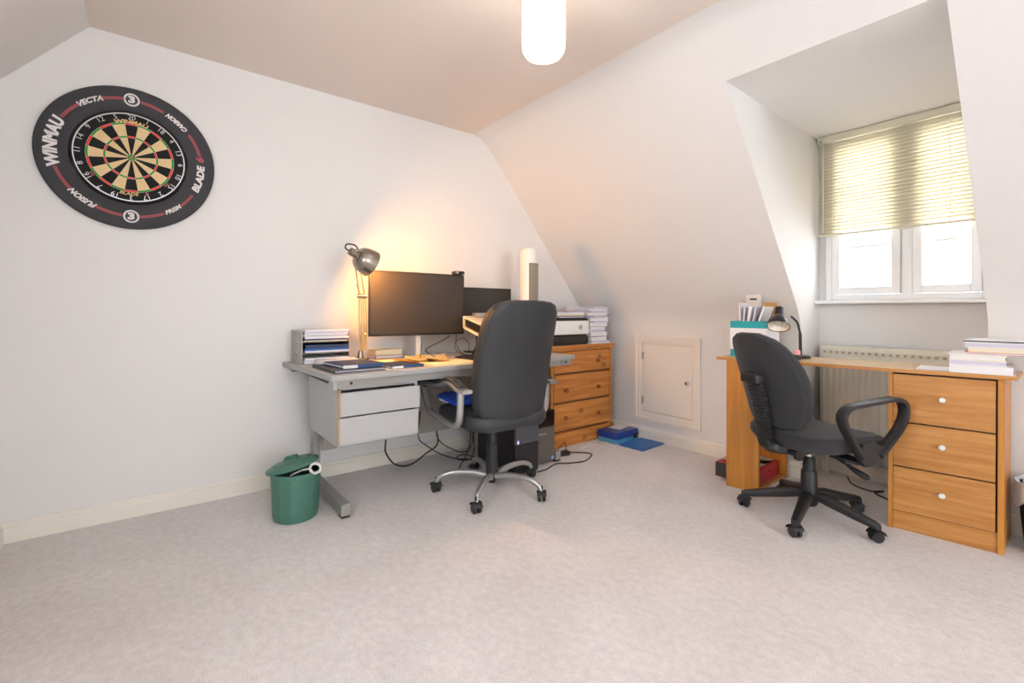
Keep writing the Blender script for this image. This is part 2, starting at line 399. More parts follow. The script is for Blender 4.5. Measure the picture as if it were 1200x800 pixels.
bm = nb(); box(bm, X0 + 0.062, X1 - 0.062, D - 0.0012, D - 0.0004, Z0 + 0.062, Z1 - 0.062); obj('door_gap', bm, 'slot', hd)
for z in (0.655, 0.305):
    bm = nb(); cyl(bm, (X0 + 0.066, D - 0.011, z - 0.03), (X0 + 0.066, D - 0.011, z + 0.03), 0.005, 8); box(bm, X0 + 0.066, X0 + 0.082, D - 0.0085, D - 0.007, z - 0.028, z + 0.028)
    obj('hinge', bm, 'silver', hd)
bm = nb(); lathe(bm, [(0.004, 0), (0.008, 0.001), (0.006, 0.012), (0.015, 0.02), (0.0165, 0.027), (0.011, 0.034), (0.003, 0.036)], 16, axis_mtx((1.032, D - 0.007, 0.482), (0, -1, 0)))
obj('door_knob', bm, 'chrome', hd, True)

# window
wn = thing('window_1', 'white framed casement window in the dormer', 'window'); wn['kind'] = 'structure'; del wn['category']
yw0, yw1 = YB - 0.02, YB + 0.05
def vframe(bm, x0, x1, z0, z1, wd, ya, yb):
    box(bm, x0, x0 + wd, ya, yb, z0, z1, 0.004); box(bm, x1 - wd, x1, ya, yb, z0, z1, 0.004)
    box(bm, x0 + wd, x1 - wd, ya, yb, z0, z0 + wd, 0.004); box(bm, x0 + wd, x1 - wd, ya, yb, z1 - wd, z1, 0.004)
bm = nb(); vframe(bm, WX0 + 0.001, WX1 - 0.001, WZ0 + 0.001, WZ1 - 0.001, 0.034, yw0, yw1); box(bm, 2.178, 2.228, yw0, yw1, WZ0 + 0.03, WZ1 - 0.03, 0.004)
obj('window_frame', bm, 'upvc', wn)
for xa, xb in ((1.837, 2.176), (2.230, 2.508)):
    bm = nb(); vframe(bm, xa, xb, WZ0 + 0.037, WZ1 - 0.037, 0.042, yw0 - 0.012, yw1 - 0.012); s = obj('sash', bm, 'upvc', wn)
    bm = nb(); box(bm, xa + 0.04, xb - 0.04, yw0 + 0.02, yw0 + 0.024, WZ0 + 0.075, WZ1 - 0.075); obj('pane', bm, 'glass', s)
    bm = nb()
    for z in (1.40, 1.72): box(bm, xa + 0.04, xb - 0.04, yw0 + 0.012, yw0 + 0.03, z - 0.008, z + 0.008)
    obj('glazing_bar', bm, 'upvc', s)
bm = nb(); box(bm, x0b - 0.04 + 0.01, XR - 0.002, 3.325, YB + 0.01, WZ0 - 0.022, WZ0 - 0.001, 0.006, seg=3)
for v in bm.verts:
    if v.co.x < x0b: v.co.x = x0b + 0.001
sill = obj('window_sill', bm, 'upvc', wn)

# ------------------------------------------------------------------ venetian blind
bl = thing('venetian_blind', 'cream venetian blind half lowered over the dormer window', 'blind', (0, 0, 0))
bx0, bx1, by = x0b + 0.012, XR - 0.012, 3.352
bm = nb(); box(bm, bx0, bx1, by - 0.018, by + 0.016, 2.058, 2.098, 0.002); hr = obj('headrail', bm, 'headrail', bl)
bm = nb(); box(bm, bx0 + 0.012, bx0 + 0.03, by - 0.024, by - 0.018, 2.062, 2.075); obj('rail_bracket', bm, 'slot', hr)
NS = 27
zt, zb_ = 2.040, 1.502
for k in range(NS):
    z = zt + (zb_ - zt) * k / (NS - 1); bm = nb(); rows = []
    for j in range(4):
        t = j / 3 - 0.5; a = R(-82); arch = 0.0028 * (1 - (2 * t) ** 2)
        yy = by + t * 0.0266 * math.cos(a) - arch * math.sin(a); zz = z + t * 0.0266 * math.sin(a) + arch * math.cos(a)
        rows.append([bm.verts.new((bx0 + 0.004, yy, zz)), bm.verts.new((bx1 - 0.004, yy, zz))])
    for j in range(3): bm.faces.new((rows[j][0], rows[j][1], rows[j + 1][1], rows[j + 1][0]))
    bmesh.ops.solidify(bm, geom=bm.faces[:], thickness=0.0006)
    obj('slat', bm, 'slat', bl, True)
bm = nb(); box(bm, bx0 + 0.002, bx1 - 0.002, by - 0.012, by + 0.012, 1.474, 1.487, 0.003); obj('bottom_rail', bm, 'headrail', bl)
for x in (bx0 + 0.085, bx1 - 0.16):
    bm = nb()
    for yy in (by - 0.0135, by + 0.0135): tube(bm, [(x, yy, 2.06), (x, yy, 1.48)], 0.0012, 5)
    obj('ladder_cord', bm, 'cord', bl)
bm = nb(); tube(bm, [(bx0 + 0.035, by - 0.022, 2.065), (bx0 + 0.037, by - 0.024, 1.50)], 0.003, 6); obj('tilt_wand', bm, 'cord', bl)
bm = nb(); tube(bm, [(bx0 + 0.10, by - 0.02, 2.06), (bx0 + 0.10, by - 0.022, 1.36)], 0.001, 5); tube(bm, [(bx0 + 0.10, by - 0.022, 1.36), (bx0 + 0.10, by - 0.022, 1.335)], [0.003, 0.006], 8); obj('pull_cord', bm, 'cord', bl)

# ------------------------------------------------------------------ radiator
rd = thing('radiator', 'cream ribbed panel radiator under the dormer window', 'radiator')
ry0, rx0, rx1, rz0, rz1 = 3.315, 1.808, 2.525, 0.14, 0.795
bm = nb(); n = 22; pitch = (rx1 - rx0) / n
top = []
for z in (rz0, rz0 + 0.03, rz1 - 0.06, rz1 - 0.03):
    row = []
    for k in range(n):
        base = rx0 + k * pitch
        dep = 0.006 if z in (rz0 + 0.03, rz1 - 0.06) else 0.0
        for t, dd in ((0.05, 0), (0.25, 1), (0.75, 1), (0.95, 0)):
            row.append(bm.verts.new((base + t * pitch, ry0 + 0.012 - dep * dd, z)))
    top.append(row)
for i in range(3):
    for k in range(len(top[0]) - 1): bm.faces.new((top[i][k], top[i][k + 1], top[i + 1][k + 1], top[i + 1][k]))
box(bm, rx0, rx1, ry0 + 0.014, ry0 + 0.03, rz0, rz1 - 0.03, 0.003)
obj('front_panel', bm, 'radiator', rd)
bm = nb(); box(bm, rx0 - 0.004, rx1 + 0.004, ry0, ry0 + 0.07, rz1 - 0.012, rz1, 0.003); box(bm, rx0 - 0.004, rx1 + 0.004, ry0, ry0 + 0.004, rz1 - 0.075, rz1 - 0.045, 0.0015)
box(bm, rx0 - 0.004, rx1 + 0.004, ry0, ry0 + 0.004, rz1 - 0.03, rz1 - 0.01, 0.0015)
for k in range(n + 1):
    x = rx0 + k * pitch; box(bm, x - 0.009, x + 0.009, ry0, ry0 + 0.004, rz1 - 0.05, rz1 - 0.028)
obj('top_grille', bm, 'radiator', rd)
bm = nb(); box(bm, rx0, rx1, ry0 + 0.006, ry0 + 0.010, rz1 - 0.06, rz1 - 0.02); obj('grille_shadow_gap', bm, 'slot', rd)
bm = nb(); box(bm, rx0 - 0.006, rx0, ry0 + 0.002, ry0 + 0.07, rz0, rz1, 0.002); obj('side_panel', bm, 'radiator', rd); bm = nb(); box(bm, rx1, rx1 + 0.006, ry0 + 0.002, ry0 + 0.07, rz0, rz1, 0.002); obj('side_panel', bm, 'radiator', rd)
bm = nb(); box(bm, rx0 + 0.08, rx0 + 0.12, ry0 + 0.03, YB, rz0 + 0.08, rz1 - 0.1); box(bm, rx1 - 0.12, rx1 - 0.08, ry0 + 0.03, YB, rz0 + 0.08, rz1 - 0.1); obj('wall_bracket', bm, 'radiator', rd, kind='stuff')
for x in (rx0 + 0.02, rx1 - 0.02):
    bm = nb(); cyl(bm, (x, ry0 + 0.04, 0), (x, ry0 + 0.04, rz0 + 0.02), 0.008, 10); obj('pipe', bm, 'trim', rd)

# ------------------------------------------------------------------ pendant light
pl = thing('pendant_light', 'glowing white cylindrical glass pendant hanging from the ceiling', 'light', (1.53, 1.235, 0))
bm = nb(); lathe(bm, [(0.086, 2.24), (0.086, 2.06), (0.083, 2.035), (0.072, 2.017), (0.045, 2.006), (0.012, 2.003)], 32, closed_ends=True); obj('glass_shade', bm, 'shade_glow', pl, True)
bm = nb(); lathe(bm, [(0.09, 2.244), (0.09, 2.25), (0.03, 2.262), (0.03, 2.29), (0.05, 2.297), (0.05, H - 0.0005)], 24); obj('ceiling_fitting', bm, 'brass', pl, True)
bm = nb()
for z0, am in ((2.205, 0.012), (2.165, 0.010), (2.235, 0.006)):
    p = [((0.0868) * math.cos(t * 2 * math.pi / 48), 0.0868 * math.sin(t * 2 * math.pi / 48), z0 + am * math.sin(t * 2 * math.pi / 48 * 6)) for t in range(49)]
    tube(bm, p, 0.0011, 4)
obj('shade_wire', bm, 'brass', pl)

# ------------------------------------------------------------------ dartboard and surround on the wall
DC = Vector((0, -0.064, 1.7275))
def polar(bm, Rr, th0, x, cw=True):
    """bend flat text (x along, y up) round the board centre; th0 degrees clockwise from the top"""
    for v in bm.verts:
        tx, ty, tz = v.co
        if cw: th = R(th0) + tx / Rr; rr = Rr + ty
        else: th = R(th0) - tx / Rr; rr = Rr - ty
        v.co = DC + Vector((x + tz, rr * math.sin(th), rr * math.cos(th)))
def ringseg(bm, r0, r1, a0, a1, x0, x1, n=6):
    """annular block, angles in degrees clockwise from the top"""
    full = abs(a1 - a0) >= 359.9
    L = []
    for k in range(n + (0 if full else 1)):
        a = R(a0 + (a1 - a0) * k / n); s, c = math.sin(a), math.cos(a)
        L.append([bm.verts.new(DC + Vector((x, r * s, r * c))) for (r, x) in ((r0, x0), (r1, x0), (r1, x1), (r0, x1))])
    m = len(L)
    for k in range(m if full else m - 1):
        A, B = L[k], L[(k + 1) % m]
        for j in range(4): bm.faces.new((A[j], A[(j + 1) % 4], B[(j + 1) % 4], B[j]))
    if not full: bm.faces.new(L[0]); bm.faces.new(L[-1][::-1])
su = thing('dartboard_surround', 'round charcoal foam ring with printed white lettering around the dartboard', 'dartboard surround', (0, 0, 0))
bm = nb(); n = 96
ri, ro = 0.2215, 0.337
pr_ = [(ri, 0.001), (ro - 0.004, 0.001), (ro, 0.006), (ro, 0.020), (ro - 0.003, 0.025), (ro - 0.008, 0.027), (ri + 0.004, 0.027), (ri, 0.024)]
rg = [[bm.verts.new(DC + Vector((x, r * math.sin(2 * math.pi * k / n), r * math.cos(2 * math.pi * k / n)))) for r, x in pr_] for k in range(n)]
for k in range(n):
    for j in range(len(pr_)): bm.faces.new((rg[k][j], rg[k][(j + 1) % len(pr_)], rg[(k + 1) % n][(j + 1) % len(pr_)], rg[(k + 1) % n][j]))
obj('foam_ring', bm, 'foam', su, True)
SX = 0.0272
RM = 0.279
for a0, a1 in ((-61, -41), (-24, -5.5), (7, 26), (54, 77), (120, 136), (153, 173), (187, 207), (230, 252)):
    for dr in (-0.0036, 0.0036): bm = nb(); ringseg(bm, RM + dr - 0.0022, RM + dr + 0.0022, a0, a1, SX - 0.001, SX + 0.0005, 8); obj('red_stripe', bm, 'red_print', su)
def stext(s, size, th, cw, m='white_print', bold=0.03, shear=0.0, sx=1.0, rr=RM, x=SX, par=su, nm='lettering', sy=1.0):
    b = text_mesh(s, size, 0.0005, bold, shear)
    for v in b.verts: v.co.x *= sx; v.co.y *= sy
    polar(b, rr, th, x, cw); return obj(nm, b, m, par)
stext('WINMAU', 0.058, -85.5, True, bold=0.05, shear=0.1, sx=0.90, sy=1.05)
stext('VECTA', 0.030, -33, True, bold=0.045, shear=0.3, sx=1.12)
stext('CARBON', 0.028, 40, False, bold=0.05, shear=0.3, sx=0.88)
stext('BLADE', 0.042, 101.5, False, bold=0.05, shear=0.15, sx=1.1)
stext('6', 0.042, 81, False, 'red_print', bold=0.035, shear=0.2, sx=1.3)
stext('PRISM', 0.026, 144.5, False, bold=0.045, shear=0.3, sx=1.1)
stext('FUSION', 0.030, 218, True, bold=0.045, shear=0.3, sx=1.05)
for th in (0, 180):
    C0 = DC + Vector((0, RM * math.sin(R(th)), RM * math.cos(R(th))))
    bm = nb()
    def ring2(r0, r1):
        for k in range(28):
            q = []
            for a, r in ((k, r0), (k, r1), (k + 1, r1), (k + 1, r0)):
                a = 2 * math.pi * a / 28; q.append(C0 + Vector((SX - 0.0008, r * math.sin(a), r * math.cos(a))))
            prism(bm, q, (0.0012, 0, 0))
    ring2(0.0245, 0.0305); ring2(0.0, 0.0) if False else None
    ring2(0.0222, 0.0232)
    t = text_mesh('3', 0.042, 0.0005, 0.06)
    for v in t.verts: v.co = C0 + Vector((SX + v.co.z, v.co.x * 1.25, v.co.y))
    me = bpy.data.meshes.new('t'); t.to_mesh(me); t.free(); bm.from_mesh(me); bpy.data.meshes.remove(me)
    obj('emblem', bm, 'white_print', su)
db = thing('dartboard', 'black and cream dartboard with red and green rings on the gable wall', 'dartboard', (0, 0, 0))
bm = nb(); n = 72
pr_ = [(0.0, 0.002), (0.2195, 0.002), (0.2195, 0.032), (0.217, 0.034), (0.0, 0.034)]
rg = [[bm.verts.new(DC + Vector((x, r * math.sin(2 * math.pi * k / n), r * math.cos(2 * math.pi * k / n)))) for r, x in pr_[1:4]] for k in range(n)]
for k in range(n):
    for j in range(2): bm.faces.new((rg[k][j], rg[k][j + 1], rg[(k + 1) % n][j + 1], rg[(k + 1) % n][j]))
bm.faces.new([rg[k][2] for k in range(n)]); bm.faces.new([rg[k][0] for k in range(n)][::-1])
obj('board', bm, 'bd_black', db)
BX0, BX1 = 0.0335, 0.0352
def sector_set(name, m, rings, par):
    for s in range(20):
        if s % 2 == par:
            for r0, r1 in rings: bm = nb(); ringseg(bm, r0, r1, s * 18 - 9, s * 18 + 9, BX0, BX1, 4); obj(name, bm, m, db)
rb2, rb1 = 0.0060, 0.0150
single = [(rb1, 0.0940), (0.1020, 0.1555)]; dbl = [(0.0940, 0.1020), (0.1555, 0.1645)]
sector_set('black_segment', 'bd_black', single, 0); sector_set('cream_segment', 'bd_cream', single, 1)
sector_set('red_segment', 'bd_red', dbl, 0); sector_set('green_segment', 'bd_green', dbl, 1)
bm = nb(); ringseg(bm, rb2, rb1, 0, 360, BX0, BX1, 24); obj('outer_bull', bm, 'bd_green', db)
bm = nb(); ringseg(bm, 0.0, rb2, 0, 360, BX0, BX1 + 0.0003, 16); obj('bullseye', bm, 'bd_red', db)
bm = nb()
for r in (0.2065,): ringseg(bm, r - 0.0022, r + 0.0022, 0, 360, BX1 - 0.001, BX1 + 0.003, 96)
obj('number_ring', bm, 'wire', db)
bm = nb()
for r in (rb2, rb1, 0.094, 0.102, 0.1555, 0.1645): ringseg(bm, r - 0.0003, r + 0.0003, 0, 360, BX1 - 0.0005, BX1 + 0.0012, 64)
for s in range(20): ringseg(bm, rb1, 0.166, s * 18 + 9 - 0.05, s * 18 + 9 + 0.05, BX1 - 0.0005, BX1 + 0.0012, 1)
obj('spider_wire', bm, 'wire', db, kind='stuff')
for k, nmb in enumerate((20, 1, 18, 4, 13, 6, 10, 15, 2, 17, 3, 19, 7, 16, 8, 11, 14, 9, 12, 5)):
    flip = 6 <= k <= 14
    t = text_mesh(str(nmb), 0.031, 0.0005, -0.004); polar(t, 0.1905, k * 18, BX1 + 0.001, True)
    obj('number', t, 'wire', db)
stext('WINMAU', 0.023, 0, True, 'gold_print', 0.04, 0.0, 1.3, 0.1695, BX1 + 0.0002, db)
stext('BLADE', 0.019, 183, False, 'gold_print', 0.02, 0.15, 1.25, 0.174, BX1 + 0.0002, db)
stext('6', 0.021, 160.5, False, 'red_print', 0.04, 0.15, 1.3, 0.174, BX1 + 0.0002, db)
bm = nb()
for th in (232, 234.5, 237, 126, 128.5, 131): bm = nb(); ringseg(bm, 0.168, 0.1775, th - 0.8, th + 0.8, BX1 - 0.001, BX1 + 0.0004, 2); obj('small_print', bm, 'red_print', db)

# ------------------------------------------------------------------ grey desk along the gable wall
ZT = 0.707
dk = thing('office_desk', 'long grey office desk with steel cantilever legs under the two monitors', 'desk')
DP = [(0.012, 0.608), (0.782, 0.648), (0.702, 2.262), (0.012, 2.262)]
bm = nb(); hexa(bm, DP, ZT - 0.022, ZT); obj('desktop', bm, 'grey_top', dk)
bm = nb()
def edge_strip(bm, a, b, t=0.003):
    a, b = Vector((*a, 0)), Vector((*b, 0)); d = (b - a).normalized(); nrm = Vector((d.y, -d.x, 0)) * t
    hexa(bm, [(p.x, p.y) for p in (a, b, b + nrm, a + nrm)], ZT - 0.023, ZT + 0.0005)
for a, b in zip(DP[:3], DP[1:]): edge_strip(bm, a, b)
obj('edge_trim', bm, 'grey_edge', dk)
bm = nb(); hexa(bm, [(0.725, 0.672), (0.765, 0.672), (0.69, 2.24), (0.655, 2.24)], ZT - 0.062, ZT - 0.022); fb = obj('front_beam', bm, 'grey_steel', dk)
for y in (0.74, 2.19):
    bm = nb(); x = 0.7655 - (y - 0.672) * 0.0478; cyl(bm, (x - 0.004, y, ZT - 0.041), (x + 0.0015, y, ZT - 0.041), 0.007, 12); obj('end_cap', bm, 'blackhole', fb)
bm = nb(); hexa(bm, [(0.72, 0.652), (0.774, 0.655), (0.774, 0.672), (0.72, 0.670)], ZT - 0.064, ZT - 0.022); obj('beam_end_plate', bm, 'grey_edge', dk)
bm = nb(); box(bm, 0.06, 0.10, 0.64, 2.22, ZT - 0.05, ZT - 0.022); obj('rear_beam', bm, 'grey_steel', dk)
for y in (0.755, 2.16):
    bm = nb(); box(bm, 0.10, 0.165, y - 0.018, y + 0.018, 0.03, ZT - 0.022, 0.003); lg = obj('leg', bm, 'grey_steel', dk)
    bm = nb(); box(bm, 0.04, 0.655, y - 0.022, y + 0.022, 0.012, 0.068, 0.004); obj('foot', bm, 'grey_steel', lg)
    bm = nb(); box(bm, 0.60, 0.65, y - 0.02, y + 0.02, 0.0, 0.012, 0.002); box(bm, 0.05, 0.10, y - 0.02, y + 0.02, 0.0, 0.012, 0.002); obj('foot_pad', bm, 'black', lg)
    bm = nb(); box(bm, 0.10, 0.70, y - 0.018, y + 0.018, ZT - 0.058, ZT - 0.023, 0.003); obj('top_arm', bm, 'grey_steel', lg)
    bm = nb()
    for z in (0.24, 0.36, 0.48, 0.60): cyl(bm, (0.132, y - 0.0185, z), (0.132, y - 0.016, z), 0.006, 8)
    obj('bolt_hole', bm, 'blackhole', lg)
bm = nb(); box(bm, 0.185, 0.20, 0.775, 2.14, 0.215, ZT - 0.03); obj('modesty_panel', bm, 'modesty', dk)
bm = nb()
ux0, ux1, uy0, uy1, uz0, uz1 = 0.205, 0.705, 0.698, 1.103, 0.362, 0.642
box(bm, ux0, ux1, uy0, uy0 + 0.015, uz0, uz1); box(bm, ux0, ux1, uy1 - 0.015, uy1, uz0, uz1); box(bm, ux0, ux1, uy0 + 0.015, uy1 - 0.015, uz0, uz0 + 0.015); box(bm, ux0, ux1, uy0 + 0.015, uy1 - 0.015, uz1 - 0.015, uz1); box(bm, ux0, ux0 + 0.012, uy0 + 0.015, uy1 - 0.015, uz0 + 0.015, uz1 - 0.015)
du = obj('drawer_unit', bm, 'grey_panel', dk)
for z0, z1, xf, yo in ((0.508, 0.618, 0.732, 0.004), (0.374, 0.499, 0.722, 0.0)):
    bm = nb(); box(bm, ux1 + 0.001, xf, uy0 + 0.005, uy1 - 0.002 + yo, z0, z1, 0.001); dr = obj('drawer', bm, 'grey_panel', du)
bm = nb(); box(bm, ux1 - 0.002, 0.716, uy0 - 0.0005, uy0 + 0.0048, 0.374, 0.500); box(bm, ux1 - 0.002, 0.727, uy0 - 0.0005, uy0 + 0.0048, 0.505, 0.632); obj('chipped_edge', bm, 'chip', du)

# ------------------------------------------------------------------ pine chest of drawers
ch = thing('chest_of_drawers', 'knotty orange pine chest of three drawers in the corner', 'chest')
cy0, cy1, cxf = 2.300, 2.957, 0.432
bm = nb(); box(bm, 0.022, cxf - 0.02, cy0, cy1, 0.08, 0.715); obj('carcass', bm, 'pine', ch)
bm = nb(); box(bm, 0.02, cxf, cy0 - 0.004, cy0 + 0.022, 0.08, 0.715, 0.003); obj('side_panel', bm, 'pine', ch); bm = nb(); box(bm, 0.02, cxf, cy1 - 0.022, cy1 + 0.004, 0.08, 0.715, 0.003); obj('side_panel', bm, 'pine', ch)
bm = nb(); box(bm, 0.02, cxf + 0.008, cy0 - 0.012, cy1 + 0.014, 0.0, 0.105, 0.004); obj('plinth', bm, 'pine', ch)
bm = nb(); box(bm, 0.014, cxf + 0.022, cy0 - 0.014, cy1 + 0.022, 0.724, 0.748, 0.006, seg=3); box(bm, 0.018, cxf + 0.012, cy0 - 0.008, cy1 + 0.012, 0.708, 0.726, 0.004); obj('top', bm, 'pine', ch)
for i, (z0, z1, kz) in enumerate(((0.545, 0.702, 0.617), (0.332, 0.530, 0.416), (0.122, 0.317, 0.212))):
    bm = nb(); box(bm, cxf - 0.02, cxf + 0.001, cy0 + 0.026, cy1 - 0.026, z0, z1, 0.004); d = obj('drawer', bm, 'pine', ch)
    for y in (2.440, 2.795):
        bm = nb(); lathe(bm, [(0.010, 0), (0.0085, 0.008), (0.012, 0.012), (0.0165, 0.018), (0.0155, 0.025), (0.008, 0.029), (0.001, 0.030)], 16, axis_mtx((cxf + 0.001, y, kz), (1, 0, 0))); obj('knob', bm, 'pineknob', d, True)
bm = nb()
for z in (0.5375, 0.3245, 0.1135): box(bm, cxf - 0.021, cxf - 0.0175, cy0 + 0.022, cy1 - 0.022, z - 0.007, z + 0.007)
obj('drawer_gap', bm, wood('pine_dark', (108, 62, 22), (126, 74, 28), (92, 52, 18), (3, .4, 3)), ch)

# ------------------------------------------------------------------ wooden desk at the dormer
rdk = thing('writing_desk', 'oak effect writing desk with a drawer pedestal below the dormer window', 'desk')
QA, QB, QC, QD = Vector((1.552, 2.638)), Vector((2.648, 2.784)), Vector((2.640, 3.085)), Vector((1.545, 3.045))
def Q(s, t): p = QA * (1 - s) * (1 - t) + QB * s * (1 - t) + QC * s * t + QD * (1 - s) * t; return (p.x, p.y)
def qbox(bm, s0, s1, t0, t1, z0, z1): hexa(bm, [Q(s0, t0), Q(s1, t0), Q(s1, t1), Q(s0, t1)], z0, z1)
ZD = 0.742
bm = nb(); qbox(bm, -0.04, 1.03, -0.05, 1.0, ZD - 0.016, ZD); obj('desktop', bm, 'oaktop', rdk)
bm = nb(); qbox(bm, -0.041, 1.031, -0.054, -0.0495, ZD - 0.0165, ZD + 0.0003); qbox(bm, -0.043, -0.0398, -0.054, 1.0, ZD - 0.0165, ZD + 0.0003); qbox(bm, 1.0298, 1.033, -0.054, 1.0, ZD - 0.0165, ZD + 0.0003); obj('edge_strip', bm, 'beech', rdk)
ZU = ZD - 0.0165
bm = nb(); qbox(bm, 0, 0.155, 0, 0.045, 0, ZU); obj('front_leg_panel', bm, 'beechv', rdk)
bm = nb(); qbox(bm, 0, 0.155, 0.955, 1.0, 0, ZU); obj('rear_leg_panel', bm, 'beechv', rdk)
bm = nb(); qbox(bm, 0.004, 0.151, 0.046, 0.954, 0.004, 0.02); obj('bottom_shelf', bm, 'beech', rdk)
S0 = 0.662
ped = bpy.data.objects.new('pedestal', None); COL.objects.link(ped); ped.parent = rdk
bm = nb(); qbox(bm, S0, S0 + 0.014, 0, 1.0, 0, ZU); obj('side_panel', bm, 'beechv', ped)
bm = nb(); qbox(bm, 0.983, 1.0, 0, 1.0, 0, ZU); obj('side_panel', bm, 'beechv', ped)
bm = nb(); qbox(bm, S0 + 0.015, 0.982, 0.90, 0.93, 0, ZU); obj('back_panel', bm, 'beech', ped)
bm = nb(); qbox(bm, S0 + 0.015, 0.982, 0.02, 0.06, 0, 0.083); obj('plinth', bm, 'beech', ped)
bm = nb(); qbox(bm, S0 + 0.015, 0.982, 0.07, 0.10, 0.08, ZU); obj('drawer_gap', bm, 'blackhole', ped)
for z0, z1, kz in ((0.500, 0.716, 0.617), (0.295, 0.493, 0.409), (0.087, 0.288, 0.198)):
    bm = nb(); qbox(bm, S0 + 0.0155, 0.981 - 0.004, 0.004, 0.06, z0, z1); d = obj('drawer', bm, 'beech', ped)
    kx, ky = Q((S0 + 0.98) / 2 + 0.008, 0.004)
    bm = nb(); lathe(bm, [(0.007, 0), (0.006, 0.006), (0.011, 0.011), (0.0125, 0.017), (0.010, 0.023), (0.001, 0.025)], 16, axis_mtx((kx, ky, kz), (0.132, -0.991, 0))); kb = obj('knob', bm, 'whiteplastic', d, True)

# ------------------------------------------------------------------ executive leather chair (local front = +X)
def caster(parent, x, y, ang, r=0.026, m='black'):
    e = nb(); d = Vector((math.cos(ang), math.sin(ang), 0)); s = Vector((-d.y, d.x, 0)); c = Vector((x, y, r))
    for k in (-1, 1):
        a = c + s * 0.006 * k; b = c + s * 0.021 * k
        lathe(e, [(0.004, 0), (r * 0.92, 0.0), (r, 0.003), (r, 0.011), (r * 0.82, 0.0155), (0.006, 0.0165)], 18, axis_mtx(a, s * k))
    # hood
    for k in range(6):
        a0, a1 = R(20 + 24 * k), R(20 + 24 * (k + 1))
        q = [c + d * math.cos(a) * rr * -1 + Vector((0, 0, math.sin(a) * rr)) - s * 0.024 for a, rr in ((a0, r + .003), (a1, r + .003), (a1, r + .0065), (a0, r + .0065))]
        prism(e, q, s * 0.048)
    cyl(e, c + Vector((0, 0, r * 0.7)), c + Vector((0, 0, r + 0.03)), 0.006, 8)
    return obj('caster', e, m, parent, True)
def smoothpath(pts, n=8): return bez(pts, n)
ex = thing('executive_chair', 'tall black leather swivel chair with silver arms at the grey desk', 'chair', (0.787, 1.522, 0), R(179))
SE = bpy.data.objects.new('star_base', None); COL.objects.link(SE); SE.parent = ex
# five silver legs; world caster angles 238 + 72k
for k in range(5):
    a = R(238 + 72 * k - 179); d = Vector((math.cos(a), math.sin(a), 0))
    p = smoothpath([d * 0.03 + Vector((0, 0, 0.085)), d * 0.12 + Vector((0, 0, 0.105)), d * 0.22 + Vector((0, 0, 0.105)), d * 0.29 + Vector((0, 0, 0.082)), d * 0.307 + Vector((0, 0, 0.052))], 5)
    bm = nb(); tube(bm, p, [0.020 - 0.009 * i / (len(p) - 1) for i in range(len(p))], 10); obj('leg', bm, 'silver', SE, True)
    caster(SE, d.x * 0.31, d.y * 0.31, a + R(random.choice((40, 120, 200))))
bm = nb(); lathe(bm, [(0.020, 0.045), (0.022, 0.06), (0.034, 0.07), (0.036, 0.10), (0.031, 0.16), (0.030, 0.26)], 20); lathe(bm, [(0.026, 0.26), (0.025, 0.36), (0.02, 0.37)], 20)
obj('gas_column', bm, 'black', ex, True)
bm = nb(); box(bm, -0.10, 0.11, -0.07, 0.07, 0.362, 0.385, 0.006); cyl(bm, (0.0, -0.06, 0.372), (0.03, -0.24, 0.362), 0.006, 8); mech = obj('tilt_mechanism', bm, 'black', ex)
bm = nb(); tube(bm, [(0.03, -0.225, 0.362), (0.035, -0.27, 0.36)], [0.009, 0.012], 10); obj('lever_handle', bm, 'black', mech, True)
bm = nb(); cushion(bm, rrect(0.47, 0.50, 0.10, 7, (0.0, 0)), [(0.80, -0.05), (0.95, -0.042), (1.0, -0.02), (1.0, 0.005), (0.96, 0.028), (0.82, 0.04), (0.5, 0.044)], lambda u, v, d: Vector((u, v, 0.425 + d + 0.02 * (v / 0.24) ** 2 * 0.6 + (0.01 if u > 0.1 else 0))))
obj('seat', bm, 'leather', ex, True)
# reclined back: v is height along the back
def exback(v, y): # spine curve: x as function of height fraction
    t = (v - 0.40) / 0.65
    return -0.205 - 0.02 * t - 0.115 * t * t + 0.03 * (y / 0.2) ** 2
out = []
for (wy, z) in ((0.160, 0.440), (0.200, 0.46), (0.219, 0.52), (0.230, 0.62), (0.230, 0.75), (0.226, 0.86), (0.217, 0.95), (0.203, 1.0), (0.178, 1.032), (0.13, 1.048), (0.06, 1.054)): out.append((wy, z))
outline = [(y, z) for y, z in out] + [(-y, z) for y, z in out[::-1]]
outline += [(-0.10, 0.432), (0.0, 0.430), (0.10, 0.432)]
fnb = lambda y, z, d: Vector((exback(z, y) + d, y, z))
bm = nb(); cushion(bm, outline, [(0.6, -0.034), (0.90, -0.032), (0.97, -0.028), (1.0, -0.018), (1.0, 0.0)], fnb); obj('back_shell', bm, 'leather', ex, True)
bm = nb(); cushion(bm, outline, [(0.985, 0.0), (1.0, 0.012), (1.01, 0.03), (0.99, 0.05), (0.92, 0.066), (0.72, 0.076), (0.4, 0.078)], fnb); obj('backrest', bm, 'leather', ex, True)
bm = nb(); box(bm, -0.19, -0.08, -0.05, 0.05, 0.375, 0.39, 0.004); box(bm, -0.20, -0.182, -0.04, 0.04, 0.38, 0.47, 0.004); obj('back_bracket', bm, 'black', ex)
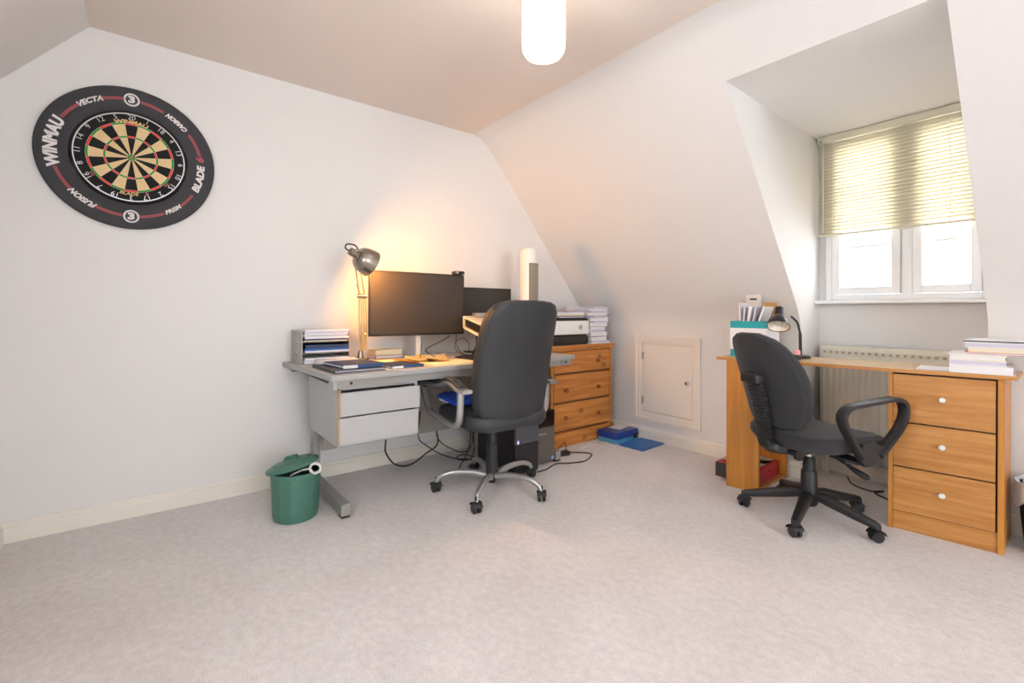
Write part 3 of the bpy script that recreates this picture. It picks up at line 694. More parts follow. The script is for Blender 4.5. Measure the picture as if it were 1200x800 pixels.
for s in (1, -1):
    y = 0.285 * s
    arm = bpy.data.objects.new('armrest', None); COL.objects.link(arm); arm.parent = ex
    # silver U-shaped frame, seen from the side
    p = smoothpath([(0.285, y, 0.575), (0.257, y, 0.53), (0.220, y, 0.468), (0.175, y, 0.442), (0.03, y, 0.420), (-0.075, y, 0.413), (-0.122, y, 0.445), (-0.133, y, 0.52), (-0.137, y, 0.606)], 5)
    bm = nb(); tube(bm, p, 1.0, 8, flat=(0.017, 0.013)); obj('arm_frame', bm, 'silver', arm, True)
    p = smoothpath([(0.395, y, 0.552), (0.31, y, 0.582), (0.20, y, 0.600), (0.10, y, 0.605), (0.045, y, 0.611), (-0.02, y, 0.632), (-0.08, y, 0.626), (-0.13, y, 0.608), (-0.20, y, 0.603)], 5)
    bm = nb(); tube(bm, p, 1.0, 8, flat=(0.031, 0.011)); obj('arm_rail', bm, 'silver', arm, True)
    p2 = [q + Vector((0, 0, 0.016)) for q in p[2:-3]]
    bm = nb(); tube(bm, p2, [0.55 + 0.45 * math.sin(math.pi * min(1, max(0, (i + 1.5) / (len(p2) + 2)))) ** 0.5 for i in range(len(p2))], 10, flat=(0.028, 0.012)); obj('arm_pad', bm, 'leather', arm, True)
    bm = nb(); cyl(bm, (0.28, y, 0.56), (0.285, y, 0.585), 0.016, 12); cyl(bm, (0.10, y - 0.03 * s, 0.413), (0.10, y - 0.06 * s, 0.41), 0.014, 10); obj('arm_joint', bm, 'black', arm, True)

# ------------------------------------------------------------------ black fabric task chair (local front = +X)
AZ = 69
tk = thing('task_chair', 'black fabric task chair with loop arms at the wooden desk', 'chair', (2.009, 2.555, 0), R(AZ))
SB = bpy.data.objects.new('star_base', None); COL.objects.link(SB); SB.parent = tk
for k in range(5):
    a = R(207 + 72 * k - AZ); d = Vector((math.cos(a), math.sin(a), 0)); s = Vector((-d.y, d.x, 0))
    bm = nb()
    secs = [(0.02, 0.105, 0.165 - 0.03, 0.024), (0.10, 0.088, 0.130, 0.023), (0.20, 0.070, 0.104, 0.020), (0.275, 0.058, 0.086, 0.0175), (0.297, 0.05, 0.078, 0.012)]
    rr = []
    for (l, zb2, zt2, hw) in secs:
        rr.append([bm.verts.new(d * l + s * (hw * q) + Vector((0, 0, z))) for q, z in ((-1, zb2), (1, zb2), (1, zt2 - 0.012), (0.62, zt2), (-0.62, zt2), (-1, zt2 - 0.012))])
    for i in range(len(rr) - 1):
        for j in range(6): bm.faces.new((rr[i][j], rr[i][(j + 1) % 6], rr[i + 1][(j + 1) % 6], rr[i + 1][j]))
    bm.faces.new(rr[0][::-1]); bm.faces.new(rr[-1])
    obj('leg', bm, 'black', SB)
    caster(SB, d.x * 0.283, d.y * 0.283, a + R(random.choice((60, 150, 230))), 0.025)
bm = nb(); lathe(bm, [(0.03, 0.06), (0.04, 0.075), (0.042, 0.12), (0.036, 0.15), (0.034, 0.225), (0.031, 0.23)], 22); lathe(bm, [(0.027, 0.23), (0.026, 0.29), (0.022, 0.295)], 22); obj('column_cover', bm, 'black', tk, True)
bm = nb(); cyl(bm, (0, 0, 0.295), (0, 0, 0.335), 0.014, 14); obj('gas_rod', bm, 'chrome', tk, True)
bm = nb(); box(bm, -0.16, 0.10, -0.06, 0.06, 0.325, 0.35, 0.006); me_ = obj('tilt_mechanism', bm, 'black', tk)
bm = nb(); tube(bm, [(0.03, -0.05, 0.335), (0.045, -0.15, 0.30), (0.05, -0.165, 0.292)], 0.005, 8); tube(bm, [(0.048, -0.155, 0.298), (0.055, -0.19, 0.28), (0.06, -0.235, 0.265), (0.061, -0.245, 0.262)], [0.008, 0.013, 0.015, 0.008], 10); obj('lever', bm, 'black', me_, True)
bm = nb(); tube(bm, [(-0.14, -0.06, 0.335), (-0.14, -0.075, 0.335)], 0.028, 14); obj('adjuster_knob', bm, 'black', me_, True)
bm = nb(); cushion(bm, rrect(0.47, 0.47, 0.12, 7, (0.035, 0)), [(0.72, -0.052), (0.92, -0.044), (1.0, -0.018), (1.0, 0.008), (0.95, 0.026), (0.8, 0.036), (0.5, 0.04)], lambda u, v, d: Vector((u, v, 0.405 + d - 0.05 * max(0, (u - 0.13) / 0.13) ** 2 + 0.012 * (v / 0.22) ** 2)))
obj('seat', bm, 'fabric', tk, True)
TW = [(0.07, 0.442), (0.12, 0.450), (0.156, 0.472), (0.180, 0.515), (0.194, 0.57), (0.200, 0.63), (0.200, 0.68), (0.193, 0.74), (0.175, 0.80), (0.150, 0.845), (0.115, 0.88), (0.06, 0.902)]
tout = [(y, z) for y, z in TW] + [(-y, z) for y, z in TW[::-1]]
tfn = lambda y, z, d: Vector((-0.175 - 0.165 * (z - 0.42) / 0.48 + 0.06 * (y / 0.2) ** 2 + 0.018 * math.sin((z - .42) / .48 * math.pi) + d, y * 0.91 + 0.046, z))
bm = nb(); cushion(bm, tout, [(0.6, -0.022), (0.90, -0.021), (0.965, -0.018), (0.985, -0.010), (0.975, -0.002)], tfn); obj('back_shell', bm, 'fabric', tk, True)
bm = nb(); cushion(bm, tout, [(0.96, -0.002), (0.995, 0.006), (1.0, 0.025), (0.97, 0.045), (0.85, 0.058), (0.5, 0.064)], tfn); obj('backrest', bm, 'fabric', tk, True)
# ribbed spine
p = smoothpath([(-0.318, 0, 0.69), (-0.290, 0, 0.61), (-0.268, 0, 0.53), (-0.256, 0, 0.45), (-0.245, 0, 0.39), (-0.212, 0, 0.352), (-0.16, 0, 0.342), (-0.10, 0, 0.34)], 10)
p = [q + Vector((0, 0.022 if q.z > 0.36 else 0.012, 0)) for q in p]
bm = nb(); tube(bm, p, [1.0 if i % 2 else 0.80 for i in range(len(p))], 10, flat=(0.040, 0.023)); sp = obj('ribbed_spine', bm, 'black', tk)
bm = nb(); box(bm, -0.352, -0.298, -0.03, 0.074, 0.665, 0.715, 0.012, seg=3); obj('back_adjuster', bm, 'black', tk, True)
for s in (1, -1):
    y = 0.275 * s
    loop = [(-0.045, 0.375), (-0.085, 0.44), (-0.125, 0.51), (-0.135, 0.56), (-0.105, 0.592), (-0.04, 0.602), (0.06, 0.612), (0.125, 0.616), (0.165, 0.595), (0.172, 0.545), (0.145, 0.485), (0.09, 0.425), (0.04, 0.375)]
    p = smoothpath([(u * (1.2 if s < 0 else 0.98) + (0.022 if s < 0 else 0.05), y, z) for u, z in loop], 4)
    bm = nb(); tube(bm, p, 1.0, 8, flat=(0.023, 0.0115)); am = obj('armrest', bm, 'black', tk, True)
    bm = nb(); prism(bm, [(-0.05, y - 0.010 * s, 0.375), (-0.02, y - 0.010 * s, 0.335), (0.06, y - 0.010 * s, 0.335), (0.13, y - 0.010 * s, 0.40), (0.05, y - 0.01 * s, 0.43), (-0.03, y - 0.01 * s, 0.43)], (0, 0.02 * s, 0)); box(bm, -0.04, 0.04, min(y * 0.5, y - 0.01 * s), max(y * 0.5, y - 0.01 * s), 0.337, 0.35); obj('arm_bracket', bm, 'black', am)

# ------------------------------------------------------------------ things on the grey desk
def slab(name, m, x, y, z, lx, ly, h, rz=0.0, parent=None, bev=0.0):
    bm = nb(); mt = Matrix.Translation((x, y, z)) @ Matrix.Rotation(R(rz), 4, 'Z')
    box(bm, -lx / 2, lx / 2, -ly / 2, ly / 2, 0, h, bev, mt); return obj(name, bm, m, parent)
EPS = 0.0004
# letter trays, three high
tx0, tx1, ty0, ty1 = 0.030, 0.245, 0.652, 0.915
labels = ('grey letter tray at the foot of the stack, resting on the desk', 'grey letter tray in the middle of the stack of three', 'grey letter tray topmost of the stack, heaped with paper')
for k in range(3):
    z = ZT + EPS + k * 0.0605
    t = thing('letter_tray', labels[k], 'letter tray', (0, 0, z), 0, 'grey letter trays stacked on the desk')
    bm = nb(); box(bm, tx0, tx1, ty0, ty1, 0, 0.003); obj('tray_base', bm, 'tray', t)
    for ya, yb in ((ty0, ty0 + 0.004), (ty1 - 0.004, ty1)):
        bm = nb(); box(bm, tx0, tx1 - (0.02 if ya > ty0 else 0), ya, yb, 0.003, 0.060)
        if ya == ty0:
            for q in (0.0, 0.28, 0.52, 0.985): box(bm, tx0 + (tx1 - tx0) * q, tx0 + (tx1 - tx0) * q + 0.006, ya - 0.004, ya, 0.0, 0.060)
            box(bm, tx0, tx1, ya - 0.0045, ya, 0.052, 0.060)
        obj('tray_side', bm, 'tray', t)
    bm = nb(); box(bm, tx0, tx0 + 0.004, ty0 + 0.004, ty1 - 0.004, 0.003, 0.06); obj('tray_back', bm, 'tray', t)
def papers(name, label, cat, x, y, z, lx, ly, spec, group=None, rz=0.0, jit=3.0, off=0.006):
    """a pile of paper bundles: spec = [(material, thickness, lx factor)]"""
    t = thing(name, label, cat, (x, y, z), R(rz), group); zz = 0.0
    for m, h, f in spec:
        slab('bundle', m, random.uniform(-off, off), random.uniform(-off, off), zz, lx * f, ly * f, h - 0.0002, random.uniform(-jit, jit), t); zz += h
    return t
papers('paper_pile', 'thin white paper bundle in the lowest letter tray', 'papers', 0.150, 0.786, ZT + 0.0040, 0.185, 0.235, [('paper', 0.012, 1), ('paperlav', 0.006, 1), ('paper', 0.012, 1)], 'paper in the letter trays', jit=1.0)
papers('paper_pile', 'navy and bright blue folders lying in the middle letter tray', 'folders', 0.150, 0.786, ZT + 0.0645, 0.185, 0.235, [('paper', 0.010, 1), ('folder_blue', 0.008, 1), ('navy', 0.022, .98)], 'paper in the letter trays', jit=1.0)
papers('paper_pile', 'tall lavender paper heap overflowing the topmost letter tray', 'papers', 0.150, 0.787, ZT + 0.1250, 0.185, 0.235, [('papercream', 0.006, .99), ('navy', 0.008, .97), ('paper', 0.012, 1), ('paperlav', 0.010, 1), ('paper', 0.007, .98), ('paperlav', 0.012, 1), ('paper', 0.008, 1)], 'paper in the letter trays', jit=2.0)
# binders and folders near the front edge
b1 = thing('ring_binder', 'large black ring binder lying under a navy folder at the desk corner', 'binder', (0.552, 0.80, ZT + EPS), R(2))
slab('cover', 'folder_black' if False else 'folder_blk', 0, 0, 0, 0.32, 0.25, 0.003, 0, b1); slab('pages', 'paperlav', -0.003, 0.0, 0.0031, 0.30, 0.235, 0.0098, 0, b1); slab('cover', 'folder_blk', 0, 0, 0.013, 0.32, 0.25, 0.003, 0, b1); slab('spine', 'folder_blk', 0, -0.1265, 0, 0.32, 0.003, 0.016, 0, b1)
b2 = thing('folder', 'navy folder with white label strip on top of the black binder', 'folder', (0.555, 0.825, ZT + 0.0168), R(5))
slab('cover', 'navy', 0, 0, 0, 0.235, 0.215, 0.003, 0, b2); slab('pages', 'paper', -0.004, 0.0, 0.0031, 0.222, 0.20, 0.010, 0, b2); slab('cover', 'navy', 0, 0, 0.0132, 0.235, 0.215, 0.003, 0, b2)
slab('spine', 'bluecov', 0.1185, 0.037, 0, 0.002, 0.14, 0.0162, 0, b2); slab('label_strip', 'paper', 0.1185, -0.070, 0.001, 0.003, 0.070, 0.0145, 0, b2)
b3 = thing('folder', 'thinner blue folder with white label strip beside the binder', 'folder', (0.60, 1.045, ZT + EPS + 0.0024), R(8))
slab('cover', 'navy', 0, 0, 0, 0.19, 0.19, 0.002, 0, b3); slab('pages', 'paper', -0.003, 0, 0.0021, 0.18, 0.18, 0.008, 0, b3); slab('cover', 'navy', 0, 0, 0.0102, 0.19, 0.19, 0.002, 0, b3)
slab('spine', 'bluecov', 0.096, 0.032, 0, 0.002, 0.125, 0.0122, 0, b3); slab('label_strip', 'paper', 0.096, -0.062, 0.001, 0.003, 0.062, 0.010, 0, b3)
tag(slab('paper_sheet', 'paper', 0.585, 1.03, ZT + EPS, 0.21, 0.23, 0.0022, 12), 'white sheet poking out beneath the thinner blue folder', 'paper')
tag(slab('paper_sheet', 'paper', 0.325, 0.815, ZT + EPS, 0.13, 0.21, 0.028, -6), 'loose white papers between the letter trays and the navy folder', 'paper')
tag(slab('envelope', 'orangepaper', 0.30, 1.03, ZT + EPS, 0.13, 0.20, 0.0025, 15), 'orange envelope lying at the foot of the architect lamp', 'envelope')
tag(slab('paper_sheet', 'papercream', 0.34, 1.10, ZT + EPS + 0.003, 0.12, 0.13, 0.0015, -10), 'cream sheet lit brightly in front of the books', 'paper')
# books
bk = thing('book', 'red covered book lowest beside the architect lamp', 'book', (0.095, 1.185, ZT + EPS), R(4), 'books beside the architect lamp')
slab('cover', 'redbook', 0, 0, 0, 0.13, 0.19, 0.002, 0, bk); slab('pages', 'paper', 0.002, 0, 0.0021, 0.126, 0.184, 0.013, 0, bk); slab('cover', 'redbook', 0, 0, 0.0152, 0.13, 0.19, 0.002, 0, bk)
bk = thing('book', 'thick cream book resting on the red covered book', 'book', (0.095, 1.183, ZT + 0.018), R(1), 'books beside the architect lamp')
slab('cover', 'papercream', 0, 0, 0, 0.12, 0.18, 0.002, 0, bk); slab('pages', 'papercream', 0.002, 0, 0.0021, 0.116, 0.174, 0.03, 0, bk, 0.004); slab('cover', 'papercream', 0, 0, 0.0322, 0.12, 0.18, 0.002, 0, bk)
# curling yellow papers
def curl(name, m, x, y, lx, ly, rz, lift, label, z0=ZT + EPS):
    bm = nb(); nx, ny = 8, 8; g = []
    mt = Matrix.Translation((x, y, z0)) @ Matrix.Rotation(R(rz), 4, 'Z')
    for i in range(nx + 1):
        row = []
        for j in range(ny + 1):
            u, v = i / nx - .5, j / ny - .5
            row.append(bm.verts.new(mt @ Vector((u * lx, v * ly, 0.0012 + lift * (max(0, -v * 2 - 0.2) ** 2 + 0.6 * max(0, v * 2 - u - 0.3) ** 2)))))
        g.append(row)
    for i in range(nx):
        for j in range(ny): bm.faces.new((g[i][j], g[i + 1][j], g[i + 1][j + 1], g[i][j + 1]))
    bmesh.ops.solidify(bm, geom=bm.faces[:], thickness=0.001)
    return tag(obj(name, bm, m, None, True), label, 'paper')
curl('paper_sheet', 'paperyel', 0.425, 1.225, 0.17, 0.24, 18, 0.035, 'yellow paper with curled edge in front of the large monitor')
curl('paper_sheet', 'papercream', 0.45, 1.285, 0.20, 0.24, -22, 0.026, 'cream paper lying over the curled yellow paper', ZT + 0.012)
tag(slab('document', 'papercream', 0.59, 1.36, ZT + EPS, 0.21, 0.30, 0.003, 3), 'large cream document flat at the front edge before the keyboard', 'document')
# keyboard
kb = thing('keyboard', 'black computer keyboard on the grey desk in front of the chair', 'keyboard', (0.492, 1.72, ZT + EPS), R(2))
bm = nb(); box(bm, -0.075, 0.075, -0.20, 0.20, 0, 0.014, 0.004); obj('case', bm, 'black', kb)
bm = nb()
for i in range(6):
    for j in range(20): box(bm, -0.066 + i * 0.0222, -0.066 + i * 0.0222 + 0.018, -0.19 + j * 0.019, -0.19 + j * 0.019 + 0.016, 0.014, 0.019)
obj('keys', bm, 'black', kb, kind='stuff')
# architect lamp
al = thing('architect_lamp', 'lit steel architect lamp beside the large monitor', 'lamp', (0, 0, 0))
LB = Vector((0.210, 0.985, ZT + EPS))
bm = nb(); lathe(bm, [(0.046, 0), (0.048, 0.004), (0.045, 0.016), (0.02, 0.022), (0.014, 0.05), (0.012, 0.06)], 24, Matrix.Translation(LB)); obj('base', bm, 'lampmetal', al, True)
top_j = LB + Vector((0.005, 0.015, 0.06)); el = Vector((0.26, 0.975, 1.085)); hd_ = Vector((0.452, 0.865, 1.318))
side = Vector((0.45, 0.89, 0)).normalized()
bm = nb()
for o in (-0.021, -0.007, 0.007, 0.021):
    mid = (top_j + el) / 2
    tube(bm, [top_j + side * o * 0.7, mid + side * o, el + side * o * 0.8], 0.0042, 8)
for t in (0.30, 0.45):
    c = top_j.lerp(el, t); cyl(bm, c - side * 0.022, c + side * 0.022, 0.003, 6)
obj('lower_arm', bm, 'lamparm_lit', al, True)
bm = nb()
for o in (-0.014, 0.014): tube(bm, [el + side * o, hd_ + side * o * 0.8], 0.0042, 8)
obj('upper_arm', bm, 'lamparm_lit', al, True)
bm = nb()
for o in (-0.014, 0.014):
    p = [top_j.lerp(el, 0.12) + side * o + Vector((0, 0, 0.0)), top_j.lerp(el, 0.5) + side * o]
    ax = (p[1] - p[0]); a, b = frame_of(ax)
    tube(bm, [p[0] + ax * t / 60 + a * 0.0045 * math.cos(t * 1.6) + b * 0.0045 * math.sin(t * 1.6) for t in range(61)], 0.0012, 4)
obj('spring', bm, 'chrome', al, True)
bm = nb(); cyl(bm, el - side * 0.028, el + side * 0.028, 0.012, 14)
tube(bm, [el + Vector((-0.01, -0.03, 0.07)), el + Vector((-0.005, -0.018, 0.02)), el + Vector((0, 0, -0.01))], 0.004, 6); obj('elbow_joint', bm, 'lampmetal', al, True)
# head: socket end up at the gable side, opening towards the desk end
hA = Vector((0.45, 0.838, 1.315)); hdir = Vector((-0.167, 0.89, -0.42)).normalized()
mt = axis_mtx(hA, hdir)
bm = nb(); lathe(bm, [(0.010, -0.004), (0.021, 0.0), (0.022, 0.043), (0.027, 0.048)], 20, mt); obj('socket', bm, 'lampmetal', al, True)
bm = nb()
outer = [(0.027, 0.046), (0.046, 0.051), (0.060, 0.066), (0.069, 0.090), (0.074, 0.118), (0.076, 0.138)]
inner = [(r - 0.002, z) for r, z in outer[::-1][:-1]] + [(0.020, 0.049)]
lathe(bm, outer + inner, 32, mt, closed_ends=False); obj('lamp_shade', bm, 'lampmetal', al, True)
bm = nb(); lathe(bm, [(0.012, 0.05), (0.014, 0.075), (0.024, 0.090), (0.028, 0.108), (0.022, 0.126), (0.006, 0.134)], 20, mt); obj('bulb', bm, 'bulb', al, True)
bm = nb(); tube(bm, bez([hA + Vector((0, 0.045, 0.012)), hA + Vector((-0.01, 0.03, 0.034)), hA + Vector((-0.01, -0.012, 0.036)), hA + Vector((0, -0.022, 0.012)), hA + Vector((0, 0, 0.0))], 6), 0.004, 6); obj('cable_loop', bm, 'black', al, True)
bm = nb(); cyl(bm, hd_ + side * -0.02, hd_ + side * 0.02, 0.01, 12); tube(bm, [hd_, hA + hdir * 0.045], 0.006, 8); obj('head_joint', bm, 'lampmetal', al, True)
# large monitor
def monitor(name, label, c0, c1, z0, z1, standm, web=None, tilt=0.0):
    """screen between plan points c0, c1"""
    a, b = Vector((*c0, 0)), Vector((*c1, 0)); d = (b - a); L = d.length; d.normalize(); nrm = Vector((d.y, -d.x, 0))
    t = thing(name, label, 'monitor', (a.x, a.y, ZT + EPS), math.atan2(d.y, d.x) )
    # local: x along the screen, -y towards the viewer
    zl0, zl1 = z0 - ZT - EPS, z1 - ZT - EPS
    bm = nb(); box(bm, 0, L, 0.004, 0.030, zl0, zl1, 0.004); box(bm, L * .25, L * .75, 0.030, 0.055, zl0 + 0.08, zl1 - 0.08, 0.01); obj('housing', bm, 'bezel', t)
    bm = nb(); box(bm, 0.007, L - 0.007, 0.0025, 0.0039, zl0 + 0.012, zl1 - 0.007); obj('screen', bm, 'screen', t)
    return t, L, zl0, zl1
mt1, L1, za, zb1 = monitor('monitor', 'large dark monitor on a white stand behind the papers', (0.30, 1.004), (0.315, 1.634), 0.852, 1.236, 'whiteplastic')
bm = nb(); box(bm, L1 * .5 + 0.0, L1 * .5 + 0.04, 0.058, 0.072, 0.012, 0.25, 0.004); box(bm, L1 * .5 - 0.02, L1 * .5 + 0.16, 0.01, 0.13, 0, 0.012, 0.004); obj('stand', bm, 'whiteplastic', mt1)
wc = thing('webcam', 'small black webcam clipped on the large monitor', 'webcam', (0.315, 1.585, 1.2365))
bm = nb(); box(bm, -0.028, 0.025, -0.035, 0.035, 0.0, 0.022, 0.006); obj('body', bm, 'black', wc); bm = nb(); cyl(bm, (0.025, 0, 0.011), (0.03, 0, 0.011), 0.008, 14); obj('lens', bm, 'blackg', wc)
bm = nb(); box(bm, 0.026, 0.0285, -0.03, -0.012, 0.004, 0.018); obj('grey_badge', bm, 'silver', wc)
mt2, L2, za2, zb2 = monitor('monitor', 'smaller black monitor partly hidden behind the large monitor', (0.185, 1.640), (0.20, 2.113), 0.88, 1.165, 'black')
bm = nb(); box(bm, L2 * .5 - 0.03, L2 * .5 + 0.03, 0.056, 0.07, 0.01, 0.28, 0.004); box(bm, L2 * .5 - 0.1, L2 * .5 + 0.1, -0.04, 0.12, 0, 0.01, 0.003); obj('stand', bm, 'black', mt2)
# white raised document stand
ds = thing('laptop_stand', 'white sloping laptop stand between the second monitor and the chair', 'laptop stand', (0.45, 1.60, ZT + EPS))
bm = nb(); prism(bm, [(-0.10, 0, 0.262), (-0.10, 0, 0.250), (0.10, 0.0, 0.205), (0.10, 0.0, 0.222)], (0, 0.27, 0)); obj('plate', bm, 'cream', ds)
bm = nb(); prism(bm, [(-0.085, 0.01, 0.236), (-0.085, 0.01, 0.198), (0.095, 0.01, 0.150), (0.095, 0.01, 0.192)], (0, 0.25, 0)); obj('body', bm, 'gunmetal', ds)
bm = nb(); prism(bm, [(-0.10, 0, 0.197), (-0.10, 0, 0.185), (0.105, 0.0, 0.128), (0.105, 0.0, 0.148)], (0, 0.27, 0)); prism(bm, [(0.096, 0.0, 0.146), (0.106, 0, 0.146), (0.106, 0, 0.165), (0.096, 0, 0.165)], (0, 0.27, 0)); prism(bm, [(-0.10, 0, 0.25), (-0.10, 0, 0.19), (-0.085, 0, 0.186), (-0.085, 0, 0.247)], (0, 0.27, 0)); obj('lower_tray', bm, 'cream', ds)
bm = nb(); tube(bm, [(-0.08, 0.06, 0.0), (0.03, 0.06, 0.155)], 0.008, 8); tube(bm, [(-0.08, 0.21, 0.0), (0.03, 0.21, 0.155)], 0.008, 8); box(bm, -0.14, -0.05, 0.03, 0.24, 0.0, 0.008, 0.002); obj('support', bm, 'black', ds)
tag(slab('card_reader', 'silver', 0.395, 1.70, ZT + EPS + 0.2515 + 0.004, 0.05, 0.085, 0.026, 0, None, 0.004), 'small grey box sitting on the white laptop stand', 'box')
# black mouse shaped clutter behind monitor foot
ca = tag(obj('cable_coil', (lambda b: (tube(b, [(0.43 + 0.02 * math.sin(t * 1.3), 1.545 + 0.045 * math.cos(t * .9), ZT + 0.006 + 0.006 * abs(math.sin(t * .7))) for t in range(34)], 0.0035, 6), b)[1])(nb()), 'black', None, True), 'black coiled cable heap beside the white monitor foot', 'cable')
# cables behind the monitor
def cable(name, pts, r, label, m='black', n=8, group=None):
    bm = nb(); tube(bm, bez(pts, n), r, 6); return tag(obj(name, bm, m, None, True), label, 'cable', group)
cable('monitor_cable', [(0.36, 1.30, 0.845), (0.372, 1.295, 0.80), (0.38, 1.285, 0.735), (0.375, 1.28, 0.7125)], 0.003, 'black cable dropping straight behind the curled yellow paper')
cable('monitor_cable', [(0.355, 1.50, 0.845), (0.36, 1.44, 0.815), (0.37, 1.335, 0.775), (0.39, 1.32, 0.755), (0.40, 1.37, 0.725), (0.40, 1.39, 0.7185)], 0.003, 'black cable bending under the large monitor')
cable('loose_cable', [(0.27, 1.60, 0.845), (0.275, 1.595, 0.79), (0.28, 1.62, 0.74), (0.285, 1.66, 0.7125), (0.285, 1.69, 0.74), (0.28, 1.68, 0.80), (0.275, 1.63, 0.82), (0.27, 1.59, 0.79), (0.275, 1.60, 0.74), (0.28, 1.65, 0.7120)], 0.002, 'thin black cable loop hanging below the laptop stand')
# tower fan at the end of the desk
tf = thing('tower_fan', 'slim white tower fan standing at the end of the grey desk', 'fan', (0.375, 2.135, ZT + EPS))
bm = nb(); lathe(bm, [(0.105, 0), (0.108, 0.006), (0.10, 0.018), (0.05, 0.028)], 28); obj('base', bm, 'whiteplastic', tf, True)
bm = nb(); lathe(bm, [(0.046, 0.028), (0.062, 0.05), (0.066, 0.10), (0.066, 0.715), (0.062, 0.732), (0.045, 0.738)], 32); fbdy = obj('body', bm, 'whiteplastic', tf, True)
bm = nb()
ga, gw = R(-6), R(34)
def fan_pt(a, z, r): return Vector((r * math.cos(a), r * math.sin(a), z))
for z0 in [0.12 + k * 0.013 for k in range(39)]:
    q = [fan_pt(ga + gw * (t / 6 - .5) * 2, z0, 0.0675) for t in range(7)]
    tube(bm, q, 0.0022, 4)
for t in range(7): tube(bm, [fan_pt(ga + gw * (t / 6 - .5) * 2, 0.115, 0.0675), fan_pt(ga + gw * (t / 6 - .5) * 2, 0.63, 0.0675)], 0.0018, 4)
obj('grille', bm, mat('fan_grille', (170, 165, 152), 0.5), fbdy, kind='stuff')
bm = nb(); n = 8
for k in range(n):
    a0, a1 = ga - gw + 2 * gw * k / n, ga - gw + 2 * gw * (k + 1) / n
    prism(bm, [fan_pt(a0, 0.115, 0.0662), fan_pt(a1, 0.115, 0.0662), fan_pt(a1, 0.63, 0.0662), fan_pt(a0, 0.63, 0.0662)], fan_pt((a0 + a1) / 2, 0, 0.0004))
obj('vent_recess', bm, mat('fan_vent', (118, 112, 100), 0.8), fbdy)

# ------------------------------------------------------------------ things on the chest
ZC = 0.7485
pt = thing('printer', 'white and black inkjet printer on the pine chest', 'printer', (0.30, 2.50, ZC), 0)
bm = nb(); box(bm, -0.19, 0.115, -0.21, 0.205, 0.012, 0.062, 0.006); obj('lower_body', bm, 'gunmetal', pt)
bm = nb(); box(bm, -0.19, 0.10, -0.205, 0.20, 0.062, 0.078); obj('paper_slot', bm, 'blackg', pt)
bm = nb(); box(bm, -0.19, 0.118, -0.215, 0.21, 0.078, 0.182, 0.008); obj('upper_body', bm, 'whiteplastic', pt)
bm = nb(); box(bm, -0.19, 0.112, -0.21, 0.205, 0.182, 0.200, 0.004); obj('scanner_lid', bm, 'black', pt)
bm = nb(); box(bm, -0.18, 0.11, -0.2, 0.195, 0.0, 0.012); obj('foot', bm, 'black', pt)
bm = nb()
PC_ = Vector((0.118, 0.115, 0.132))
for k in range(24):
    q = [PC_ + Vector((0, r * math.sin(2 * math.pi * a / 24), r * math.cos(2 * math.pi * a / 24))) for a, r in ((k, 0.0155), (k, 0.019), (k + 1, 0.019), (k + 1, 0.0155))]
    prism(bm, q, (0.0008, 0, 0))
t = text_mesh('hp', 0.026, 0.0004, 0.012, 0.25)
for v in t.verts: v.co = PC_ + Vector((0.0004 + v.co.z, v.co.x, v.co.y + 0.001))
me = bpy.data.meshes.new('t'); t.to_mesh(me); t.free(); bm.from_mesh(me); bpy.data.meshes.remove(me)
obj('logo', bm, 'gunmetal', pt)
papers('paper_pile', 'low pile of pinkish papers lying on top of the printer', 'papers', 0.295, 2.52, ZC + 0.2005, 0.22, 0.30, [('folder_blk', 0.006, 1.05), ('paper', 0.008, 1.0), ('folder_blk', 0.006, 1.02), ('papercream', 0.010, 1.0), ('paper', 0.012, .98), ('paperlav', 0.006, 1)], rz=4)
papers('paper_pile', 'tall leaning heap of white papers beside the printer', 'papers', 0.285, 2.838, ZC, 0.27, 0.215,
       [('paper', 0.008, 1.02), ('paperlav', 0.014, .92), ('paper', 0.030, .90), ('navy', 0.004, .9), ('paper', 0.034, .92), ('paperlav', 0.018, .84), ('paper', 0.022, .88), ('brown', 0.004, .85), ('paper', 0.030, .9), ('paperlav', 0.012, .92), ('paper', 0.026, .93), ('paperlav', 0.020, .96), ('paper', 0.018, .98), ('paperlav', 0.022, 1.0), ('paper', 0.010, .96), ('paperlav', 0.018, .98)], jit=9, off=0.012)

# ------------------------------------------------------------------ computers and cables under the desk
p1 = thing('computer_tower', 'black computer tower nearest the chair under the grey desk', 'computer', (0, 0, 0))
bm = nb(); box(bm, 0.30, 0.690, 1.752, 1.938, 0.012, 0.40, 0.004); obj('case', bm, 'black', p1)
bm = nb(); box(bm, 0.690, 0.712, 1.752, 1.938, 0.19, 0.40, 0.006); obj('front_panel', bm, 'pcgrey', p1)
bm = nb(); box(bm, 0.690, 0.706, 1.752, 1.938, 0.012, 0.188, 0.004); obj('lower_grille', bm, 'black', p1)
bm = nb(); box(bm, 0.7055, 0.7135, 1.765, 1.775, 0.195, 0.215); obj('power_light', bm, 'led', p1)
bm = nb()
for x in (0.33, 0.65):
    for y in (1.775, 1.915): cyl(bm, (x, y, 0), (x, y, 0.013), 0.012, 10)
obj('foot', bm, 'black', p1)
p2 = thing('computer_tower', 'compact taupe fronted computer tower beside the pine chest', 'computer', (0, 0, 0))
bm = nb(); box(bm, 0.30, 0.640, 1.975, 2.125, 0.010, 0.352, 0.004); obj('case', bm, 'black', p2)
bm = nb(); box(bm, 0.640, 0.656, 1.975, 2.125, 0.018, 0.245, 0.004); fp = obj('front_panel', bm, 'pctaupe', p2)
bm = nb(); box(bm, 0.640, 0.654, 1.975, 2.125, 0.247, 0.352, 0.004); obj('drive_bay', bm, 'blackg', p2)
